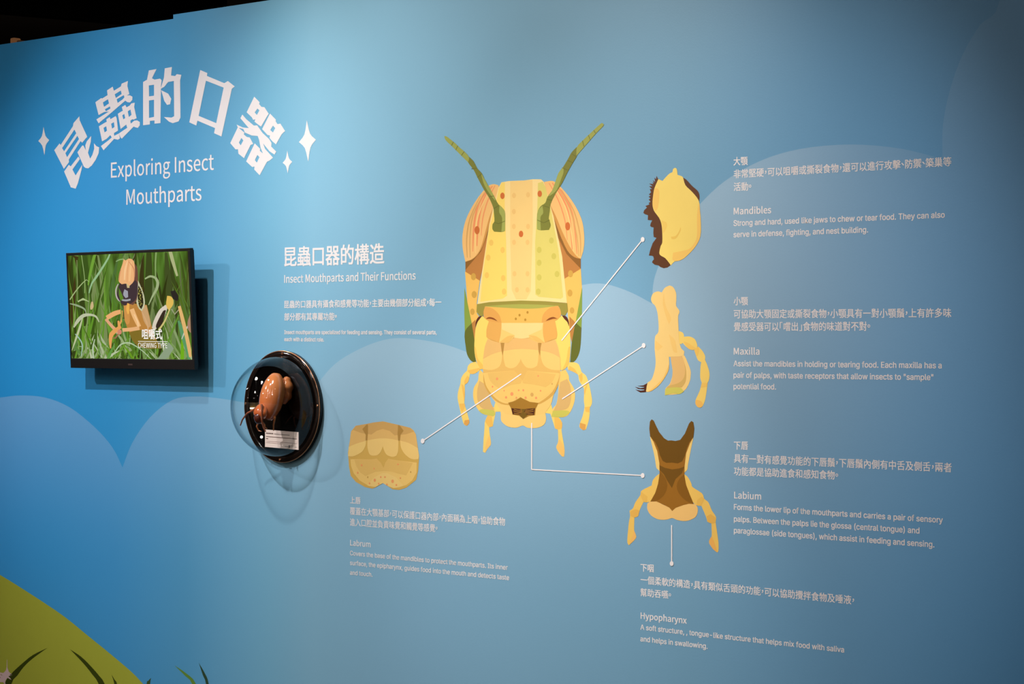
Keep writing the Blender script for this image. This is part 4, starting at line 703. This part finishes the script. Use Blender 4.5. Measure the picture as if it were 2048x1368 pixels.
M_BRS = plain('copper_edge', (226, 160, 118), 0.2, 0.5, 0.8)
bm = bmesh.new(); lathe(bm, [(DR + .0002, .0108), (DR + .0009, .0116), (DR, .0126), (DR - .0010, .0126)]); bmesh.ops.recalc_face_normals(bm, faces=bm.faces); bm_obj('edge_trim', bm, M_BRS, dome)['label'] = 'thin copper coloured edge'
for a in (88, 178, 268, 2):
    bm = bmesh.new(); cx, cz = (DR - .0062) * math.cos(math.radians(a)), (DR - .0062) * math.sin(math.radians(a))
    rr = []
    for r, n in ((.0030, .0126), (.0030, .0142), (.0022, .0150)):
        rr.append([bm.verts.new(dl(cx + r * math.cos(2 * math.pi * k / 16), cz + r * math.sin(2 * math.pi * k / 16), n)) for k in range(16)])
    for A_, B_ in zip(rr, rr[1:]):
        for k in range(16): bm.faces.new((A_[k], A_[(k + 1) % 16], B_[(k + 1) % 16], B_[k]))
    bm.faces.new(rr[-1]); bmesh.ops.recalc_face_normals(bm, faces=bm.faces); bm_obj('screw', bm, M_BRS, dome)

# label card on the plate
cn = [W(530, 859, .0105), W(597, 864.4, .0105), W(597, 899.8, .0105), W(530, 893.7, .0105)]
card = empty('label_card', (cn[3].x + (cn[2].x - cn[3].x) / 2, -.009, min(cn[2].z, cn[3].z)), 'small white printed label card inside the dome under the model insect', 'label')
bm = bmesh.new(); fr = [bm.verts.new(p - card.location) for p in cn]; bk = [bm.verts.new(p - card.location + Vector((0, .0013, 0))) for p in cn]
bm.faces.new(fr); bm.faces.new(bk[::-1])
for i in range(4): bm.faces.new((fr[i], bk[i], bk[(i + 1) % 4], fr[(i + 1) % 4]))
bmesh.ops.recalc_face_normals(bm, faces=bm.faces); bm_obj('card', bm, plain('white_card', (255, 232, 216), 0.6, 0.2, amt=0.0), card)
def card_place(px, py, lift): return W(px, py, .0105 + lift)
cc = crop(525, 852, 80 / 2048)
INKD = (92, 62, 56)
def cline(runs, h, y0, slope, lev=2, col=INKD):
    sh = []
    for x0, x1 in runs: sh.append(([(x0, y0 + slope * (x0 - 180)), (x1, y0 + slope * (x1 - 180)), (x1, y0 + slope * (x1 - 180) + h), (x0, y0 + slope * (x0 - 180) + h)], col, lev, 'c'))
    return sh
rnd = random.Random(3)
def runs(x0, x1, lo, hi, gap):
    o, x = [], x0
    while x < x1: y = min(x1, x + rnd.uniform(lo, hi)); o.append((x, y)); x = y + gap
    return o
flat('print_line', cline(runs(182, 540, 26, 50, 10), 54, 335, .08) + cline(runs(590, 1390, 16, 30, 7), 26, 362, .08), cc, card, card_place)
flat('print_line', cline(runs(182, 1760, 24, 40, 9), 36, 515, .085, col=(120, 84, 76)), cc, card, card_place)
flat('print_line', cline(runs(182, 285, 26, 40, 9), 46, 620, .08), cc, card, card_place)
flat('print_line', cline(runs(182, 1760, 16, 40, 8), 16, 758, .085, col=(150, 106, 98)), cc, card, card_place)
flat('print_line', cline(runs(182, 925, 16, 40, 8), 16, 838, .085, col=(150, 106, 98)), cc, card, card_place)
flat('emblem', [(ell(1368, 1045, 38, 66), (70, 40, 34), 2, 'c', [ell(1370, 1040, 12, 24)])] + cline(runs(1130, 1310, 16, 34, 7), 22, 950, .085) + cline(runs(1450, 1620, 12, 24, 40), 30, 905, .085) + cline(runs(1650, 1750, 16, 30, 6), 18, 950, .085), cc, card, card_place)

# the model insect
ins = empty('model_insect', (DC.x, -.010, DC.z), 'glossy orange model insect with long thin antennae inside the clear dome', 'model')
def il(u, v, n): return Vector((u, -n + .010, v))
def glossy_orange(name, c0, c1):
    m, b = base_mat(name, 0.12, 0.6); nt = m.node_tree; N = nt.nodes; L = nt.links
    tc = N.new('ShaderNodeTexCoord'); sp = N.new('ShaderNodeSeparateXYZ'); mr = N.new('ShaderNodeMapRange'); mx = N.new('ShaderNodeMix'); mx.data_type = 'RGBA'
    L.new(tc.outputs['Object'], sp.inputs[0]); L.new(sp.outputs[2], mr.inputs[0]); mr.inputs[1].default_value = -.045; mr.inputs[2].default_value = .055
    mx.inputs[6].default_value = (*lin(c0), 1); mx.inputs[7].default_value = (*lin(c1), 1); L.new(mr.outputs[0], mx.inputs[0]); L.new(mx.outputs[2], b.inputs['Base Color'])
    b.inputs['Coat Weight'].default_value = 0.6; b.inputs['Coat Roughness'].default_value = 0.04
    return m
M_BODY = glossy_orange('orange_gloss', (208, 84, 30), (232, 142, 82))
M_DKH = plain('dark_head_brown', (92, 36, 18), 0.2, 0.6, amt=.2); M_LEG = plain('amber_leg', (206, 118, 60), 0.25, 0.6, amt=.2); M_ANT = plain('brown_antenna', (168, 92, 58), 0.25, 0.5, amt=.3, scale=400)
def loft(spine, rad, seg=28, mi=0, flatn=1.0, groove=()):
    """rounded body along a spine of (u, v, n) with radii"""
    bm = bmesh.new(); rings = []; n = len(spine)
    for i, p in enumerate(spine):
        a = Vector(spine[max(0, i - 1)]); b = Vector(spine[min(n - 1, i + 1)]); d = (b - a).normalized(); x = Vector((1, 0, 0)); x = (x - d * x.dot(d)).normalized(); y = d.cross(x)
        r = rad[i]
        rings.append([bm.verts.new(il(*(Vector(p) + x * math.cos(t) * r + y * math.sin(t) * r * flatn))) for t in [2 * math.pi * k / seg for k in range(seg)]])
    for A_, B_ in zip(rings, rings[1:]):
        for k in range(seg): f = bm.faces.new((A_[k], A_[(k + 1) % seg], B_[(k + 1) % seg], B_[k])); f.smooth = True
    bm.faces.new(rings[0][::-1]); bm.faces.new(rings[-1]); bmesh.ops.recalc_face_normals(bm, faces=bm.faces); return bm
def interp(P, k, n): t = k / n * (len(P) - 1); i = min(int(t), len(P) - 2); f = t - i; return Vector(P[i]).lerp(Vector(P[i + 1]), f)
N_ = 30
sp_ = [interp([(.008, .082, .036), (.010, .045, .047), (.010, .005, .058), (.008, -.030, .068)], k, N_) for k in range(N_ + 1)]
rd = [.0350 * max(.04, math.sin(math.pi * min(1, (k / N_ * .90 + .035))) ** .50) * (1 - .10 * k / N_) * (1 + .006 * math.cos(k * 2.2)) for k in range(N_ + 1)]
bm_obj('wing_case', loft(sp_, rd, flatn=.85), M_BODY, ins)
sp2 = [interp([(.006, .008, .080), (.005, -.014, .086), (.004, -.028, .084)], k, 12) for k in range(13)]
rd2 = [.0225 * max(.1, math.sin(math.pi * min(1, k / 12 * .9 + .05)) ** .5) for k in range(13)]
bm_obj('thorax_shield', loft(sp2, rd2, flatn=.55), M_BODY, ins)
sp3 = [interp([(.022, .074, .016), (.028, .056, .018), (.027, .030, .020), (.020, .008, .022)], k, 16) for k in range(17)]
rd3 = [.0155 * max(.15, math.sin(math.pi * min(1, k / 16 * .9 + .05)) ** .6) * (1 + .13 * math.sin(k * 1.2)) for k in range(17)]
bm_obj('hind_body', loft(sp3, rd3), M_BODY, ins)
spp = [interp([(.006, -.012, .086), (.004, -.026, .090), (.003, -.040, .088)], k, 10) for k in range(11)]
bm_obj('head', loft(spp, [.0125 * max(.2, math.sin(math.pi * min(1, k / 10 * .88 + .06)) ** .5) for k in range(11)]), M_DKH, ins)
for s in (-1, 1):
    bm = bmesh.new(); r = bmesh.ops.create_uvsphere(bm, u_segments=16, v_segments=10, radius=.0042)
    for v in r['verts']: v.co = il(.004 + s * .0115, -.026, .092) + v.co
    for f in bm.faces: f.smooth = True
    bm_obj('eye', bm, plain('insect_eye', (40, 20, 14), 0.08, 0.7), ins)
def limb(name, pts, r0, r1, mat, rings=0, amp=0.0):
    n = max(len(pts) * 6, rings * 2); q = [il(*interp(pts, k, n)) for k in range(n + 1)]
    bm = bmesh.new(); tube(bm, q, [(r0 + (r1 - r0) * k / n) * (1 + (amp if k % 2 else 0)) for k in range(n + 1)], 8); return bm_obj(name, bm, mat, ins)
limb('antenna', [(-.004, -.001, .090), (-.020, -.009, .0915), (-.038, -.016, .092), (-.060, -.032, .088), (-.072, -.047, .0845)], .0026, .0013, M_ANT, 22, .35)
limb('antenna', [(.016, .008, .092), (.020, -.010, .095), (.019, -.030, .094), (.018, -.048, .088), (.022, -.060, .084)], .0026, .0013, M_ANT, 20, .35)
limb('feeler', [(.000, -.036, .088), (-.008, -.048, .087), (-.006, -.058, .082), (.002, -.060, .080)], .0022, .0012, M_LEG)
limb('feeler', [(.010, -.034, .086), (.018, -.044, .083), (.014, -.056, .080)], .0022, .0012, M_LEG)
limb('leg', [(.018, -.018, .066), (.032, -.024, .062), (.024, -.044, .060), (.020, -.058, .056)], .0034, .0014, M_LEG)
limb('leg', [(-.006, -.018, .070), (-.020, -.030, .066), (-.012, -.046, .062), (-.002, -.054, .058)], .0030, .0012, M_LEG)
limb('mounting_pin', [(.010, .030, .030), (.010, .030, -.0002)], .003, .003, plain('steel_pin', (120, 120, 124), .3, .5, .9))
# ------------------------------------------------------------------ lamps of the hall (above and behind the picture)
M_CAN = plain('lamp_black', (16, 16, 17), 0.5, 0.4)
def can(loc, tgt, lens_r, strength, label, grp):
    e = empty('spotlight', loc, label, 'lamp', grp)
    q = (Vector(tgt) - Vector(loc)).to_track_quat('-Z', 'Y'); bm = bmesh.new()
    prof = [(lens_r * .75, .20), (lens_r * 1.15, .19), (lens_r * 1.25, .06), (lens_r * 1.3, .0), (lens_r * 1.12, .0), (lens_r * 1.05, .05)]
    rr = [[bm.verts.new(q @ Vector((r * math.cos(2 * math.pi * k / 24), r * math.sin(2 * math.pi * k / 24), z + .02))) for k in range(24)] for r, z in prof]
    for A_, B_ in zip(rr, rr[1:]):
        for k in range(24): bm.faces.new((A_[k], A_[(k + 1) % 24], B_[(k + 1) % 24], B_[k])).smooth = True
    bm.faces.new(rr[0][::-1]); bm_obj('housing', bm, M_CAN, e)
    bm = bmesh.new(); bm.faces.new([bm.verts.new(q @ Vector((lens_r * math.cos(2 * math.pi * k / 24), lens_r * math.sin(2 * math.pi * k / 24), .062))) for k in range(24)]); bm_obj('lens', bm, glow((255, 240, 220), strength), e)
    bm = bmesh.new(); box(bm, (-.006, -.006, .15), (.006, .006, 5.2 - loc[2])); bm_obj('stem', bm, M_CAN, e)
for i, s_ in enumerate(SPOTS):
    can(s_[0], s_[1], 0.045, 12, 'small black ceiling spotlight aimed at the blue wall', 'spotlights over the blue wall')
for h in HALL:
    can(h, (-0.6, 0, 1.3), 0.10, 10, 'large black ceiling spotlight hung over the hall floor to fill the wall', 'spotlights over the hall floor')
# what shows over the top of the wall
bl = [W(-260, 2, -5.0), W(330, 52, -5.0)]; beam = empty('ceiling_beam', (bl[0] + bl[1]) / 2, 'black ceiling beam in the dark hall behind the wall top', 'beam')
bm = bmesh.new(); o_ = beam.location; vv = []
for p in bl: vv.append([bm.verts.new(p - o_ + Vector(d)) for d in ((0, 0, 0), (0, .5, 0), (0, .5, .9), (0, 0, .9))])
for k in range(4): bm.faces.new((vv[0][k], vv[0][(k + 1) % 4], vv[1][(k + 1) % 4], vv[1][k]))
bm.faces.new(vv[0][::-1]); bm.faces.new(vv[1]); bmesh.ops.recalc_face_normals(bm, faces=bm.faces); bm_obj('beam', bm, plain('beam_black', (7, 7, 7), .8, .1), beam)
lp = W(31, 88, -5.4); lamp = empty('wall_lamp', lp, 'dim amber lamp glowing above the top edge of the wall at far left', 'lamp')
for nm, dx, w_, h_, st in (('shade', 0.0, .045, .04, .16), ('shade', .066, .03, .018, .05)):
    bm = bmesh.new(); box(bm, (dx - w_ / 2, -.03, 0), (dx + w_ / 2, .03, h_), 0, .008); bm_obj(nm, bm, glow((214, 146, 96), st), lamp)
bm = bmesh.new(); box(bm, (-.04, -.04, -1.2), (.10, .04, -.001), 0, .004); bm_obj('post', bm, M_CAN, lamp)
bm = bmesh.new(); box(bm, (-7.2, -7.6, 0), (7.4, -7.5, 2.6)); o = bm_obj('wall_bounce', bm, plain('pale_bounce', (216, 214, 208), .8, .2)); tag(o, kind='structure')  # added unseen reflector, bounces fill onto the blue wall
# added bulbs, set where the black plate mirrors them as bright dots
def across(px, py, k):
    p = W(px, py, .009); q = Vector((CAM.x, -CAM.y - .018, CAM.z)); return q + (p - q) * k
for i, (px, py, r, k) in enumerate(((512, 757, .012, 3.02), (524, 764, .009, 3.9), (516, 850, .009, 3.6), (523, 874, .009, 2.75), (505, 836, .007, 4.3), (510, 785, .006, 4.7))):
    p = across(px, py, k); e = empty('glint_bulb', (p.x, p.y, 0), 'tiny bare bulb on a thin stand, added to be mirrored in the plate', 'lamp', 'bulbs added for reflections in the plate')
    bm = bmesh.new(); bmesh.ops.create_uvsphere(bm, u_segments=12, v_segments=8, radius=r)
    for v in bm.verts: v.co.z += p.z
    bm_obj('bulb', bm, glow((255, 244, 226), 90), e)
    bm = bmesh.new(); tube(bm, [(0, 0, 0), (0, 0, p.z - r)], .004, 6); bm_obj('pole', bm, M_CAN, e)
    bm = bmesh.new(); tube(bm, [(0, 0, 0), (0, 0, .012)], .05, 16); bm_obj('foot', bm, M_CAN, e)
p = across(526, 826, 3.3); case = empty('display_case', (p.x, p.y, 0), 'small amber display case with two short tubes across the hall', 'display case')
case.rotation_euler.z = math.atan2(-.67, -.74) + math.pi / 2
bm = bmesh.new(); box(bm, (-.15, -.05, p.z - .13), (.15, .05, p.z + .10), 0, .01); bm_obj('cabinet', bm, plain('amber_cabinet', (150, 112, 40), .5), case)
bm = bmesh.new(); box(bm, (-.12, -.04, 0), (.12, .04, p.z - .13), 0, .01); bm_obj('plinth', bm, M_CAN, case)
for sx in (-1, 1):
    for sy in (-.058, .058):
        bm = bmesh.new(); box(bm, (sx * .06 - .05, sy - .006, p.z + .035), (sx * .06 + .05, sy + .006, p.z + .047)); bm_obj('tube', bm, glow((255, 246, 230), 40), case)
